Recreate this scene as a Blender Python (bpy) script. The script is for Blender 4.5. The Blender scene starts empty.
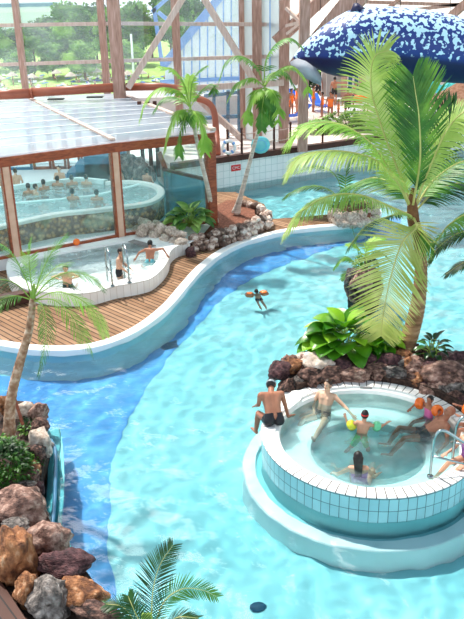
import bpy, bmesh, math, random
import numpy as np
from mathutils import Vector, Matrix, noise
PI = math.pi
rnd = random.Random(7)
COL = bpy.context.scene.collection

# ------------------------------------------------------------------ camera model
F_PX, CX, CY, CAM_H = 770., 232., 309.5, 8.2
dn = np.array([38., -1797., -770.]); dn /= np.linalg.norm(dn)
UPc = -dn
Yc = np.array([0, 0, -1.]) - UPc * (-UPc[2]); Yc /= np.linalg.norm(Yc)
Xc = np.cross(Yc, UPc)
RW = np.array([Xc, Yc, UPc])                     # world = RW @ cam

def ray(px, py):
    return RW @ np.array([px - CX, -(py - CY), -F_PX])
def G(px, py, z=0.):
    r = ray(px, py); t = (z - CAM_H) / r[2]
    return Vector((r[0] * t, r[1] * t, z))
def GY(px, py, y):
    r = ray(px, py); t = y / r[1]
    return Vector((r[0] * t, y, CAM_H + r[2] * t))

# ------------------------------------------------------------------ materials
def lin(h):
    h = h.lstrip('#'); o = []
    for i in (0, 2, 4):
        c = int(h[i:i + 2], 16) / 255
        o.append(c / 12.92 if c <= .04045 else ((c + .055) / 1.055) ** 2.4)
    return (*o, 1)

def nodes(m):
    m.use_nodes = True; nt = m.node_tree; nt.nodes.clear()
    out = nt.nodes.new('ShaderNodeOutputMaterial')
    return nt, out
def N(nt, typ, **kw):
    n = nt.nodes.new(typ)
    for k, v in kw.items():
        if k.startswith('i_'):
            n.inputs[k[2:].replace('_', ' ')].default_value = v
        else:
            setattr(n, k, v)
    return n
def ramp(nt, stops, interp='LINEAR'):
    r = nt.nodes.new('ShaderNodeValToRGB'); e = r.color_ramp.elements
    r.color_ramp.interpolation = interp
    while len(e) < len(stops): e.new(.5)
    for s, (p, c) in zip(e, stops): s.position = p; s.color = lin(c) if isinstance(c, str) else c
    return r
def mat(name, colors, scale=3., rough=.6, metal=0., bump=0., bscale=None, detail=6., translucent=0., objvar=0., spec=.4, coord='Object', stretch=(1, 1, 1)):
    """mottled surface: colours blended by noise"""
    m = bpy.data.materials.new(name); nt, out = nodes(m)
    if isinstance(colors, str): colors = [colors]
    b = N(nt, 'ShaderNodeBsdfPrincipled'); b.inputs['Roughness'].default_value = rough
    b.inputs['Metallic'].default_value = metal; b.inputs['Specular IOR Level'].default_value = spec
    tc = N(nt, 'ShaderNodeTexCoord'); mp = N(nt, 'ShaderNodeMapping'); mp.inputs['Scale'].default_value = stretch
    nt.links.new(tc.outputs[coord], mp.inputs[0])
    nz = N(nt, 'ShaderNodeTexNoise'); nz.inputs['Scale'].default_value = scale; nz.inputs['Detail'].default_value = detail
    nt.links.new(mp.outputs[0], nz.inputs['Vector'])
    cols = colors if len(colors) > 1 else [colors[0], colors[0]]
    rp = ramp(nt, [(.28 + .44 * i / (len(cols) - 1), c) for i, c in enumerate(cols)])
    fac = nz.outputs['Fac']
    if objvar:
        oi = N(nt, 'ShaderNodeObjectInfo')
        a = N(nt, 'ShaderNodeMath', operation='MULTIPLY_ADD'); nt.links.new(oi.outputs['Random'], a.inputs[0])
        a.inputs[1].default_value = objvar; a.inputs[2].default_value = -objvar / 2
        s = N(nt, 'ShaderNodeMath', operation='ADD'); nt.links.new(a.outputs[0], s.inputs[0]); nt.links.new(fac, s.inputs[1])
        fac = s.outputs[0]
    nt.links.new(fac, rp.inputs[0]); nt.links.new(rp.outputs[0], b.inputs['Base Color'])
    if bump:
        n2 = N(nt, 'ShaderNodeTexNoise'); n2.inputs['Scale'].default_value = bscale or scale * 3; n2.inputs['Detail'].default_value = 8
        nt.links.new(mp.outputs[0], n2.inputs['Vector'])
        bp = N(nt, 'ShaderNodeBump'); bp.inputs['Strength'].default_value = bump; bp.inputs['Distance'].default_value = .05
        nt.links.new(n2.outputs['Fac'], bp.inputs['Height']); nt.links.new(bp.outputs[0], b.inputs['Normal'])
    sh = b.outputs[0]
    if translucent:
        t = N(nt, 'ShaderNodeBsdfTranslucent'); nt.links.new(rp.outputs[0], t.inputs['Color'])
        mx = N(nt, 'ShaderNodeMixShader'); mx.inputs[0].default_value = translucent
        nt.links.new(b.outputs[0], mx.inputs[1]); nt.links.new(t.outputs[0], mx.inputs[2]); sh = mx.outputs[0]
    nt.links.new(sh, out.inputs[0])
    return m

def brick_mat(name, c1, c2, mortar, w, h, gap, offset=0., rough=.35, coord='UV', rot=0., bump=.0, noise_amt=0.25, bias=0., gloss=.5):
    m = bpy.data.materials.new(name); nt, out = nodes(m)
    b = N(nt, 'ShaderNodeBsdfPrincipled'); b.inputs['Roughness'].default_value = rough; b.inputs['Specular IOR Level'].default_value = gloss
    tc = N(nt, 'ShaderNodeTexCoord'); mp = N(nt, 'ShaderNodeMapping'); mp.inputs['Rotation'].default_value = (0, 0, rot)
    nt.links.new(tc.outputs[coord], mp.inputs[0])
    br = N(nt, 'ShaderNodeTexBrick'); br.offset = offset; br.offset_frequency = 2; br.squash = 1
    br.inputs['Scale'].default_value = 1; br.inputs['Brick Width'].default_value = w; br.inputs['Row Height'].default_value = h
    br.inputs['Mortar Size'].default_value = gap; br.inputs['Mortar Smooth'].default_value = .1; br.inputs['Bias'].default_value = bias
    br.inputs['Color1'].default_value = lin(c1); br.inputs['Color2'].default_value = lin(c2); br.inputs['Mortar'].default_value = lin(mortar)
    nt.links.new(mp.outputs[0], br.inputs['Vector'])
    nz = N(nt, 'ShaderNodeTexNoise'); nz.inputs['Scale'].default_value = 2.5; nz.inputs['Detail'].default_value = 6
    nt.links.new(tc.outputs['Object'], nz.inputs['Vector'])
    rp = ramp(nt, [(.3, (1 - noise_amt,) * 3 + (1,)), (.7, (1, 1, 1, 1))]); nt.links.new(nz.outputs['Fac'], rp.inputs[0])
    mx = N(nt, 'ShaderNodeMix', data_type='RGBA', blend_type='MULTIPLY'); mx.inputs[0].default_value = 1
    nt.links.new(br.outputs['Color'], mx.inputs[6]); nt.links.new(rp.outputs[0], mx.inputs[7])
    nt.links.new(mx.outputs[2], b.inputs['Base Color'])
    bp = N(nt, 'ShaderNodeBump'); bp.inputs['Strength'].default_value = .4; bp.inputs['Distance'].default_value = .01; bp.invert = True
    nt.links.new(br.outputs['Fac'], bp.inputs['Height']); nt.links.new(bp.outputs[0], b.inputs['Normal'])
    nt.links.new(b.outputs[0], out.inputs[0])
    return m

def water_mat(name, tint='#e6fbff', s1=1.6, s2=5.0, strength=.5, dist=.06, rough=.0, foam_brighten=0., thru=0.):
    m = bpy.data.materials.new(name); nt, out = nodes(m)
    tc = N(nt, 'ShaderNodeTexCoord')
    n1 = N(nt, 'ShaderNodeTexNoise'); n1.inputs['Scale'].default_value = s1; n1.inputs['Detail'].default_value = 3; n1.inputs['Distortion'].default_value = .8
    n2 = N(nt, 'ShaderNodeTexNoise'); n2.inputs['Scale'].default_value = s2; n2.inputs['Detail'].default_value = 2
    nt.links.new(tc.outputs['Object'], n1.inputs['Vector']); nt.links.new(tc.outputs['Object'], n2.inputs['Vector'])
    n3 = N(nt, 'ShaderNodeTexVoronoi'); n3.feature = 'SMOOTH_F1'; n3.inputs['Scale'].default_value = s1 * 1.7; n3.inputs['Smoothness'].default_value = .35
    wp_ = N(nt, 'ShaderNodeTexNoise'); wp_.inputs['Scale'].default_value = s1 * 1.3; nt.links.new(tc.outputs['Object'], wp_.inputs['Vector'])
    mv = N(nt, 'ShaderNodeMix', data_type='VECTOR'); mv.inputs[0].default_value = .28; nt.links.new(tc.outputs['Object'], mv.inputs[4]); nt.links.new(wp_.outputs['Color'], mv.inputs[5]); nt.links.new(mv.outputs[1], n3.inputs['Vector'])
    a = N(nt, 'ShaderNodeMath', operation='MULTIPLY_ADD'); a.inputs[1].default_value = .35
    nt.links.new(n2.outputs['Fac'], a.inputs[0]); nt.links.new(n1.outputs['Fac'], a.inputs[2])
    a3 = N(nt, 'ShaderNodeMath', operation='MULTIPLY_ADD'); a3.inputs[1].default_value = -.7; nt.links.new(n3.outputs['Distance'], a3.inputs[0]); nt.links.new(a.outputs[0], a3.inputs[2]); a = a3
    bp = N(nt, 'ShaderNodeBump'); bp.inputs['Strength'].default_value = strength; bp.inputs['Distance'].default_value = dist
    nt.links.new(a.outputs[0], bp.inputs['Height'])
    rf = N(nt, 'ShaderNodeBsdfRefraction'); rf.inputs['IOR'].default_value = 1.33; rf.inputs['Color'].default_value = lin(tint); rf.inputs['Roughness'].default_value = rough
    gl = N(nt, 'ShaderNodeBsdfGlossy'); gl.inputs['Roughness'].default_value = .03
    fr = N(nt, 'ShaderNodeFresnel'); fr.inputs['IOR'].default_value = 1.33
    body = rf.outputs[0]
    if thru:
        tp_n = N(nt, 'ShaderNodeBsdfTransparent'); tp_n.inputs['Color'].default_value = lin(tint); mt_ = N(nt, 'ShaderNodeMixShader'); mt_.inputs[0].default_value = thru
        nt.links.new(rf.outputs[0], mt_.inputs[1]); nt.links.new(tp_n.outputs[0], mt_.inputs[2]); body = mt_.outputs[0]
    for n in ((rf, gl, fr) if foam_brighten else (gl, fr)): nt.links.new(bp.outputs[0], n.inputs['Normal'])
    mx = N(nt, 'ShaderNodeMixShader'); nt.links.new(fr.outputs[0], mx.inputs[0]); nt.links.new(body, mx.inputs[1]); nt.links.new(gl.outputs[0], mx.inputs[2])
    sh = mx.outputs[0]
    if foam_brighten:
        fn = N(nt, 'ShaderNodeTexNoise'); fn.inputs['Scale'].default_value = 2.2; fn.inputs['Detail'].default_value = 7; fn.inputs['Distortion'].default_value = 1.2; nt.links.new(tc.outputs['Object'], fn.inputs['Vector'])
        fr_ = N(nt, 'ShaderNodeMapRange'); fr_.inputs[1].default_value = .42; fr_.inputs[2].default_value = .72; fr_.inputs[3].default_value = foam_brighten * .25; fr_.inputs[4].default_value = foam_brighten; nt.links.new(fn.outputs['Fac'], fr_.inputs[0])
        fd = N(nt, 'ShaderNodeBsdfDiffuse'); fd.inputs['Color'].default_value = lin('#ecffff'); m4 = N(nt, 'ShaderNodeMixShader')
        nt.links.new(fr_.outputs[0], m4.inputs[0]); nt.links.new(sh, m4.inputs[1]); nt.links.new(fd.outputs[0], m4.inputs[2]); sh = m4.outputs[0]
    nt.links.new(sh, out.inputs[0])
    return m

def glass_mat(name, tint='#f4fbff', haze=.12, hazecol='#eef6fa', gloss=.08, var=0.):
    m = bpy.data.materials.new(name); nt, out = nodes(m)
    tr = N(nt, 'ShaderNodeBsdfTransparent'); tr.inputs['Color'].default_value = lin(tint)
    df = N(nt, 'ShaderNodeBsdfTranslucent'); df.inputs['Color'].default_value = lin(hazecol)
    d2 = N(nt, 'ShaderNodeBsdfDiffuse'); d2.inputs['Color'].default_value = lin(hazecol)
    mm = N(nt, 'ShaderNodeMixShader'); mm.inputs[0].default_value = .5
    nt.links.new(df.outputs[0], mm.inputs[1]); nt.links.new(d2.outputs[0], mm.inputs[2])
    gl = N(nt, 'ShaderNodeBsdfGlossy'); gl.inputs['Roughness'].default_value = .02
    m1 = N(nt, 'ShaderNodeMixShader'); m1.inputs[0].default_value = haze
    if var:
        tc = N(nt, 'ShaderNodeTexCoord'); nz = N(nt, 'ShaderNodeTexNoise'); nz.inputs['Scale'].default_value = .6; nz.inputs['Detail'].default_value = 4
        nt.links.new(tc.outputs['Object'], nz.inputs['Vector'])
        mr = N(nt, 'ShaderNodeMapRange'); mr.inputs[1].default_value = .3; mr.inputs[2].default_value = .7
        mr.inputs[3].default_value = max(0, haze - var); mr.inputs[4].default_value = haze + var
        nt.links.new(nz.outputs['Fac'], mr.inputs[0]); nt.links.new(mr.outputs[0], m1.inputs[0])
    nt.links.new(tr.outputs[0], m1.inputs[1]); nt.links.new(mm.outputs[0], m1.inputs[2])
    m2 = N(nt, 'ShaderNodeMixShader'); m2.inputs[0].default_value = gloss
    nt.links.new(m1.outputs[0], m2.inputs[1]); nt.links.new(gl.outputs[0], m2.inputs[2])
    nt.links.new(m2.outputs[0], out.inputs[0])
    return m

M = {}
M['floor_pool'] = mat('pool floor turquoise', ['#8ad0d6', '#9adadf', '#aee4e6'], .5, .6)
M['floor_blue'] = mat('pool floor blue', ['#4494dc', '#58a4e4', '#6cb4ea'], .5, .6)
M['water'] = water_mat('pool water', '#e6f9fc', 1.1, 3.6, .42, .12)
M['water_tub'] = water_mat('tub water', '#e2fafb', 2.4, 8., .4, .05, foam_brighten=.1, thru=.75)
M['water_calm'] = water_mat('shallow water', '#f6fdff', 2.4, 7, .35, .05, foam_brighten=.4, thru=.8)  # no real foam here: patchy white mixed in to brighten the shallow water
M['white'] = mat('white glazed concrete', ['#ecebe6', '#f6f5f1'], 2, .45)
M['tub_in'] = mat('tub lining', ['#e0f8f8', '#eefdfc'], 2, .4)
M['tub_floor'] = mat('tub floor', ['#c6f4f4', '#dcfcfc'], 2, .4)
M['bed_side'] = mat('turquoise painted side wall', ['#62c0cc', '#7ad0d8'], 2, .5)
M['boardwalk'] = brick_mat('dark walkway planks', '#5e3424', '#4a281c', '#1a0e0a', 3., .16, .012, offset=.3, rough=.6, coord='Object', rot=.9, noise_amt=.3, gloss=.3)
M['wall_under'] = mat('pale submerged render', ['#c4eaee', '#d4f2f4'], 2, .5)
M['ledge'] = mat('underwater ledge', ['#f2fafa', '#ffffff'], 2, .5)
M['tile_wall'] = brick_mat('pale turquoise wall tiles', '#a2d4da', '#94cad2', '#46666c', .16, .235, .006, noise_amt=.12)
M['tile_rim'] = brick_mat('white rim tiles', '#f6f2ef', '#eeeae6', '#3a2a26', .165, 9., .010, noise_amt=.06)
M['tile_white'] = brick_mat('white wall tiles', '#f2efea', '#e8e4de', '#c9beb2', .2, .45, .006, noise_amt=.08)
M['tile_far'] = brick_mat('far wall tiles', '#f6f8f6', '#eef4f2', '#ccd8d6', .3, .3, .012, noise_amt=.06)
M['deck'] = brick_mat('deck planks', '#b48e6e', '#8c6648', '#33201a', 3.2, .15, .016, offset=.37, rough=.7, coord='Object', rot=.78, noise_amt=.3, gloss=.2)
M['soil'] = mat('red bark soil', ['#1c120e', '#3c2a22', '#5e463a'], 14, .9, bump=.6)
M['terracotta'] = mat('red bark chips', ['#4e2c20', '#7c4a36', '#9c6a54'], 18, .9, bump=.6)
M['timber'] = mat('pinkish brown timber', ['#94705f', '#b08a7a', '#c6a496'], 2.5, .65, stretch=(6, 6, .7))
M['timber_pale'] = mat('pale weathered timber', ['#b79a8c', '#c9b1a4', '#d6c4b8'], 2.5, .65, stretch=(6, 6, .7))
M['timber_red'] = mat('red brown varnished timber', ['#6e2f19', '#8e4426', '#a85834'], 3, .45, stretch=(1.5, 1.5, 6))
M['timber_tan'] = mat('tan timber face', ['#c49a80', '#d8b49c'], 3, .5)
M['tube'] = mat('brown painted duct', ['#98503a', '#aa6248'], 2, .4)
M['dark_wood'] = mat('dark brown timber', ['#3a1d14', '#522c1f'], 3, .6)
M['steel'] = mat('stainless steel', ['#8f9a9c', '#aab3b4'], 3, .18, metal=1.)
M['rubber'] = mat('black rubber', ['#141c20'], 3, .6)
M['glass'] = glass_mat('clear glazing', '#fafdff', .07, '#e8f2f8', .04, .04)
M['glass_house'] = glass_mat('glasshouse glazing', '#eefaf8', .05, '#cfe6e4', .05, .03)
M['glass_teal'] = glass_mat('teal glazing', '#7fcfdc', .22, '#58b4c8', .10, .08)
M['frosted'] = glass_mat('frosted panels', '#eef4f6', .75, '#e2eaec', .04)
M['roof_glass'] = None
M['blue_frame'] = mat('blue painted steel', ['#6f9fda', '#86b0e4'], 2, .4)
M['blue_dark'] = mat('dark teal blue frame', ['#2d6486', '#3c7a9c'], 2, .4)
M['grass'] = mat('lawn grass', ['#86b04a', '#a4c864', '#bcd884'], .6, .9)
M['pave'] = mat('pale pink paving', ['#e4cfc4', '#eedfd6'], 1, .8)
M['pave_white'] = mat('white paving', ['#e8eaea', '#f6f6f6'], 1, .8)
M['thatch'] = mat('thatch', ['#b09a86', '#cbb8a6', '#ddd0c2'], 6, .9, bump=.6)
M['thatch_dark'] = mat('brown thatch', ['#8a5f4a', '#a67a62', '#b98f78'], 6, .9, bump=.6)
M['treeleaf'] = mat('tree leaves', ['#245024', '#487c2c', '#7cac40', '#a8cc5c'], .35, .8, translucent=.25, objvar=.18)
M['bark'] = mat('tree bark', ['#5a4a3a', '#7a6652'], 6, .9)
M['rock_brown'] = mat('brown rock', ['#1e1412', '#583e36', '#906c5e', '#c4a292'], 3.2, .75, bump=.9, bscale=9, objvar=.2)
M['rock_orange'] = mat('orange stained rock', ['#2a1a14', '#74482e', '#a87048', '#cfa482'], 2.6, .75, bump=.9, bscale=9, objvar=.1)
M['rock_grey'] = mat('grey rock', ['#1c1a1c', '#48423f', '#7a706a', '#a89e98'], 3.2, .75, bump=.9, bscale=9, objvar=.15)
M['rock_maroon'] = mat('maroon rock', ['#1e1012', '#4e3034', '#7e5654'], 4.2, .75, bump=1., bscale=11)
M['rock_pale'] = mat('pale rock', ['#8c7868', '#c4b0a0', '#e6d8ca'], 3.2, .75, bump=.6, bscale=9, objvar=.1)
M['rock_cobble'] = mat('mixed cobble', ['#5a463c', '#94786a', '#c4a898', '#e6d8cc'], 1.6, .75, bump=.6, bscale=9, objvar=.55)
M['pebble'] = None
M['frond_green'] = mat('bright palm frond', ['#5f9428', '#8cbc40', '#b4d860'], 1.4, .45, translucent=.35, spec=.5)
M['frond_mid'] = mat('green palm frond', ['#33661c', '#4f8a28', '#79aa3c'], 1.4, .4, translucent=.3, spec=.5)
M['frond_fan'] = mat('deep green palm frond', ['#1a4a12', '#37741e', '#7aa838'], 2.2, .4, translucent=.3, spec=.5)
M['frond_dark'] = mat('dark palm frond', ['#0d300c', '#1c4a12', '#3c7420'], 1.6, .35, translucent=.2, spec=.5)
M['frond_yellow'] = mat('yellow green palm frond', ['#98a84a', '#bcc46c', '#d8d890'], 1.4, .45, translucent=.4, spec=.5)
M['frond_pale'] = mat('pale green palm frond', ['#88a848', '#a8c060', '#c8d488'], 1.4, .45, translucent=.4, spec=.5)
M['rachis'] = mat('palm rib', ['#a8a45a', '#c8c47a'], 5, .5)
M['rachis_green'] = mat('green palm rib', ['#7a9a3a', '#94b04c'], 5, .5)
M['leaf_broad'] = mat('broad glossy leaf', ['#2f6c12', '#5a9c1e', '#9ccc34'], 2.2, .3, translucent=.3, spec=.6, objvar=.5)
M['leaf_hosta'] = mat('dull green leaf', ['#3f7030', '#74a048', '#b0cc74'], 2.2, .4, translucent=.25, objvar=.5)
M['leaf_dark'] = mat('dark glossy leaf', ['#0e2c10', '#1f4a1c', '#3c7028'], 3, .3, translucent=.2, spec=.6, objvar=.4)
M['leaf_shrub'] = mat('shrub leaves', ['#0a200a', '#173c10', '#3f701c', '#7ca834'], 2.5, .45, translucent=.25)
M['skin'] = mat('light skin', ['#c08a6c', '#d2a084'], 3, .5)
M['skin_pale'] = mat('fair skin', ['#d0a084', '#deb498'], 3, .5)
M['skin_tan'] = mat('tanned skin', ['#9a6048', '#b27a5e'], 3, .5)
M['hair_black'] = mat('black hair', ['#0a0808', '#1c1614'], 20, .5)
M['hair_brown'] = mat('brown hair', ['#24160e', '#3a261a'], 20, .5)
M['lips'] = mat('lips', ['#a85a50'], 3, .5)
M['eye'] = mat('dark eye', ['#1a1210'], 3, .3)
M['black'] = mat('black swim fabric', ['#0c0c12', '#16161e'], 5, .5)
M['navy'] = mat('navy swim fabric', ['#16203a'], 5, .5)
M['orange'] = mat('orange inflated plastic', ['#f2660e', '#fa7c1e'], 3, .25, spec=.6)
M['yellow'] = mat('yellow inflated plastic', ['#c8d020', '#e0e43c'], 6, .3, spec=.6)
M['green_plastic'] = mat('green inflated plastic', ['#5cc88a', '#8adcae'], 6, .3, spec=.6)
M['green_fab'] = mat('green swim fabric', ['#3cc46a', '#5cd884'], 6, .5)
M['pink'] = mat('pink swim fabric', ['#e0609c', '#f080b4'], 6, .5)
M['purple'] = mat('purple patterned swim fabric', ['#5c2c6c', '#8a4c94', '#b47ab0'], 12, .5)
M['teal_fab'] = mat('patterned blue swim fabric', ['#3c8c9c', '#6cb4bc', '#a0d4d4'], 12, .5)
M['red'] = mat('red strap', ['#d42a2a'], 3, .4)
M['whitep'] = mat('white plastic', ['#f2f2f2'], 3, .4)
M['greystrap'] = mat('grey goggle strap', ['#9aa2a8'], 3, .4)
M['blue_cloth'] = mat('blue lounger fabric', ['#1c54c0', '#2f6ed8'], 3, .6)
M['grey_cloth'] = mat('grey cloth', ['#8a8e98', '#aeb2ba'], 2, .7)
M['turq'] = mat('turquoise plastic', ['#5cc4cc', '#86dade'], 3, .35)
M['teal_net'] = mat('teal canvas', ['#0f8a90', '#2cb4b4', '#7ad8d4'], 5, .7)
M['vent'] = mat('grey grating', ['#8a8480', '#aaa49e'], 3, .6)
M['trunk_palm'] = mat('ringed palm trunk', ['#5c3e2a', '#96704e', '#bf9a74'], 2.0, .8, bump=.8, bscale=7, stretch=(1, 1, 6))
M['trunk_scaly'] = mat('scaly palm trunk', ['#6e4630', '#a87c60', '#dcbca4'], 9, .8, bump=.9, bscale=14)
M['trunk_pale'] = mat('pale slender trunk', ['#9c8c7e', '#c4b6a8', '#ddd2c6'], 2, .7, stretch=(1, 1, 8))
M['crownshaft'] = mat('green crownshaft', ['#7c9c4c', '#a4c070'], 3, .5)
M['husk'] = mat('brown fibre sheath', ['#5c3a24', '#8c603e'], 8, .9, bump=.6)
M['building'] = mat('pale blue cladding', ['#dce4ee', '#e8eef4'], .4, .6)
M['bwhite'] = mat('white band', ['#f0f4f8'], .4, .6)
M['bdark'] = mat('building glazing', ['#5c84ac', '#7c9cc0'], .4, .4)
M['wallgrey'] = mat('grey rendered wall', ['#b4aca8', '#c8c0ba'], 1, .8)
M['brown_curtain'] = mat('grey brown drape', ['#8a8480', '#a8a29c'], 1, .8)
M['corr'] = None

def special_mats():
    # translucent corrugated glasshouse roof sheets
    m = bpy.data.materials.new('polycarbonate roof'); nt, out = nodes(m)
    tc = N(nt, 'ShaderNodeTexCoord'); nz = N(nt, 'ShaderNodeTexNoise'); nz.inputs['Scale'].default_value = .7; nz.inputs['Detail'].default_value = 5
    nt.links.new(tc.outputs['Object'], nz.inputs['Vector'])
    rp = ramp(nt, [(.3, '#8c98a8'), (.6, '#aeb4be'), (.75, '#c8c8ca')]); nt.links.new(nz.outputs['Fac'], rp.inputs[0])
    wv = N(nt, 'ShaderNodeTexBrick'); wv.offset = 0; wv.inputs['Scale'].default_value = 1; wv.inputs['Brick Width'].default_value = 30; wv.inputs['Row Height'].default_value = 1.15
    wv.inputs['Mortar Size'].default_value = .07; wv.inputs['Color1'].default_value = (1, 1, 1, 1); wv.inputs['Color2'].default_value = (.93, .94, .97, 1); wv.inputs['Mortar'].default_value = (1.7, 1.6, 1.5, 1)
    mp = N(nt, 'ShaderNodeMapping'); mp.inputs['Rotation'].default_value = (0, 0, -.5); nt.links.new(tc.outputs['Object'], mp.inputs[0]); nt.links.new(mp.outputs[0], wv.inputs['Vector'])
    mx = N(nt, 'ShaderNodeMix', data_type='RGBA', blend_type='MULTIPLY'); mx.inputs[0].default_value = 1
    nt.links.new(rp.outputs[0], mx.inputs[6]); nt.links.new(wv.outputs['Color'], mx.inputs[7])
    b = N(nt, 'ShaderNodeBsdfPrincipled'); b.inputs['Roughness'].default_value = .55; nt.links.new(mx.outputs[2], b.inputs['Base Color'])
    t = N(nt, 'ShaderNodeBsdfTranslucent'); t.inputs['Color'].default_value = (.9, .95, 1, 1)
    tr = N(nt, 'ShaderNodeBsdfTransparent')
    s = N(nt, 'ShaderNodeMixShader'); s.inputs[0].default_value = .55; nt.links.new(b.outputs[0], s.inputs[1]); nt.links.new(t.outputs[0], s.inputs[2])
    s2 = N(nt, 'ShaderNodeMixShader'); s2.inputs[0].default_value = .35; nt.links.new(s.outputs[0], s2.inputs[1]); nt.links.new(tr.outputs[0], s2.inputs[2])
    nt.links.new(s2.outputs[0], out.inputs[0]); M['roof_glass'] = m
    # pebble wall
    m = bpy.data.materials.new('pebble dashed wall'); nt, out = nodes(m)
    tc = N(nt, 'ShaderNodeTexCoord'); v = N(nt, 'ShaderNodeTexVoronoi'); v.inputs['Scale'].default_value = 6.5
    nt.links.new(tc.outputs['Object'], v.inputs['Vector'])
    rp = ramp(nt, [(0., '#e0bc8c'), (.3, '#b0804a'), (.6, '#54341c')]); nt.links.new(v.outputs['Distance'], rp.inputs[0])
    nz = N(nt, 'ShaderNodeTexNoise'); nz.inputs['Scale'].default_value = 1.2; nt.links.new(tc.outputs['Object'], nz.inputs['Vector'])
    r2 = ramp(nt, [(.52, (0, 0, 0, 1)), (.7, (1, 1, 1, 1))]); nt.links.new(nz.outputs['Fac'], r2.inputs[0])
    mx = N(nt, 'ShaderNodeMix', data_type='RGBA'); nt.links.new(r2.outputs[0], mx.inputs[0]); nt.links.new(rp.outputs[0], mx.inputs[6]); mx.inputs[7].default_value = lin('#b8bd9c')
    b = N(nt, 'ShaderNodeBsdfPrincipled'); b.inputs['Roughness'].default_value = .7; nt.links.new(mx.outputs[2], b.inputs['Base Color'])
    bp = N(nt, 'ShaderNodeBump'); bp.invert = True; bp.inputs['Distance'].default_value = .05; nt.links.new(v.outputs['Distance'], bp.inputs['Height']); nt.links.new(bp.outputs[0], b.inputs['Normal'])
    nt.links.new(b.outputs[0], out.inputs[0]); M['pebble'] = m
    # whale skin: navy belly, speckled back
    m = bpy.data.materials.new('speckled inflatable'); nt, out = nodes(m)
    tc = N(nt, 'ShaderNodeTexCoord'); uv = N(nt, 'ShaderNodeSeparateXYZ'); nt.links.new(tc.outputs['UV'], uv.inputs[0])
    nz = N(nt, 'ShaderNodeTexNoise'); nz.inputs['Scale'].default_value = 6.; nz.inputs['Detail'].default_value = 1.5; nz.inputs['Roughness'].default_value = .6
    nt.links.new(tc.outputs['Object'], nz.inputs['Vector'])
    thr = N(nt, 'ShaderNodeMapRange'); thr.inputs[1].default_value = .0; thr.inputs[2].default_value = 1.; thr.inputs[3].default_value = -.16; thr.inputs[4].default_value = .06
    nt.links.new(uv.outputs[1], thr.inputs[0])
    a = N(nt, 'ShaderNodeMath', operation='ADD'); nt.links.new(nz.outputs['Fac'], a.inputs[0]); nt.links.new(thr.outputs[0], a.inputs[1])
    rp = ramp(nt, [(.5, '#12307a'), (.53, '#bfe2f2')]); nt.links.new(a.outputs[0], rp.inputs[0])
    # body colour by height around the section (uv.y: 0 belly .. 1 back)
    r3 = ramp(nt, [(.30, '#060c40'), (.42, '#0e2470')]); nt.links.new(uv.outputs[1], r3.inputs[0])
    r4 = ramp(nt, [(.34, (0, 0, 0, 1)), (.40, (1, 1, 1, 1))]); nt.links.new(uv.outputs[1], r4.inputs[0])
    mx = N(nt, 'ShaderNodeMix', data_type='RGBA'); nt.links.new(r4.outputs[0], mx.inputs[0]); nt.links.new(r3.outputs[0], mx.inputs[6]); nt.links.new(rp.outputs[0], mx.inputs[7])
    b = N(nt, 'ShaderNodeBsdfPrincipled'); b.inputs['Roughness'].default_value = .5; nt.links.new(mx.outputs[2], b.inputs['Base Color'])
    nt.links.new(b.outputs[0], out.inputs[0]); M['whale'] = m
    # corrugated translucent ceiling
    m = bpy.data.materials.new('corrugated ceiling sheet'); nt, out = nodes(m)
    tc = N(nt, 'ShaderNodeTexCoord'); wv = N(nt, 'ShaderNodeTexWave'); wv.inputs['Scale'].default_value = 1.1; wv.bands_direction = 'X'
    mp = N(nt, 'ShaderNodeMapping'); mp.inputs['Rotation'].default_value = (0, 0, .6); nt.links.new(tc.outputs['Object'], mp.inputs[0]); nt.links.new(mp.outputs[0], wv.inputs['Vector'])
    rp = ramp(nt, [(0, '#d8c8bc'), (1, '#fbf8f4')]); nt.links.new(wv.outputs['Fac'], rp.inputs[0])
    b = N(nt, 'ShaderNodeBsdfDiffuse'); nt.links.new(rp.outputs[0], b.inputs['Color'])
    t = N(nt, 'ShaderNodeBsdfTranslucent'); nt.links.new(rp.outputs[0], t.inputs['Color'])
    s = N(nt, 'ShaderNodeMixShader'); s.inputs[0].default_value = .8; nt.links.new(b.outputs[0], s.inputs[1]); nt.links.new(t.outputs[0], s.inputs[2])
    tr = N(nt, 'ShaderNodeBsdfTransparent'); s2 = N(nt, 'ShaderNodeMixShader'); s2.inputs[0].default_value = .45; nt.links.new(s.outputs[0], s2.inputs[1]); nt.links.new(tr.outputs[0], s2.inputs[2])
    nt.links.new(s2.outputs[0], out.inputs[0]); M['corr'] = m
special_mats()

# ------------------------------------------------------------------ object helpers
def link(name, me, material, parent=None, smooth=False):
    if material is not None:
        me.materials.clear(); me.materials.append(material)
    if smooth:
        me.polygons.foreach_set('use_smooth', [True] * len(me.polygons))
    o = bpy.data.objects.new(name, me); COL.objects.link(o)
    if parent is not None:
        o.parent = parent; o.matrix_parent_inverse = Matrix.Translation(-parent.location) if parent.parent is None else Matrix.Identity(4)
    return o
def build(name, bm, material, parent=None, smooth=False):
    me = bpy.data.meshes.new(name); bm.to_mesh(me); bm.free()
    return link(name, me, material, parent, smooth)
def root(name, loc, label, cat, group=None):
    o = bpy.data.objects.new(name, None); COL.objects.link(o); o.location = loc; o.empty_display_size = .1
    return tag(o, label, cat, group)
def tag(o, label, cat, group=None, kind=None):
    o['label'] = label; o['category'] = cat
    if group: o['group'] = group
    if kind: o['kind'] = kind
    return o
def struct(o, label=None, cat='structure'):
    o['kind'] = 'structure'
    if label: o['label'] = label; o['category'] = cat
    return o
def copy_tree(o, parent=None):
    c = o.copy(); COL.objects.link(c)
    if parent is not None: c.parent = parent; c.matrix_parent_inverse = o.matrix_parent_inverse.copy()
    for ch in list(o.children): copy_tree(ch, c)
    return c
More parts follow.
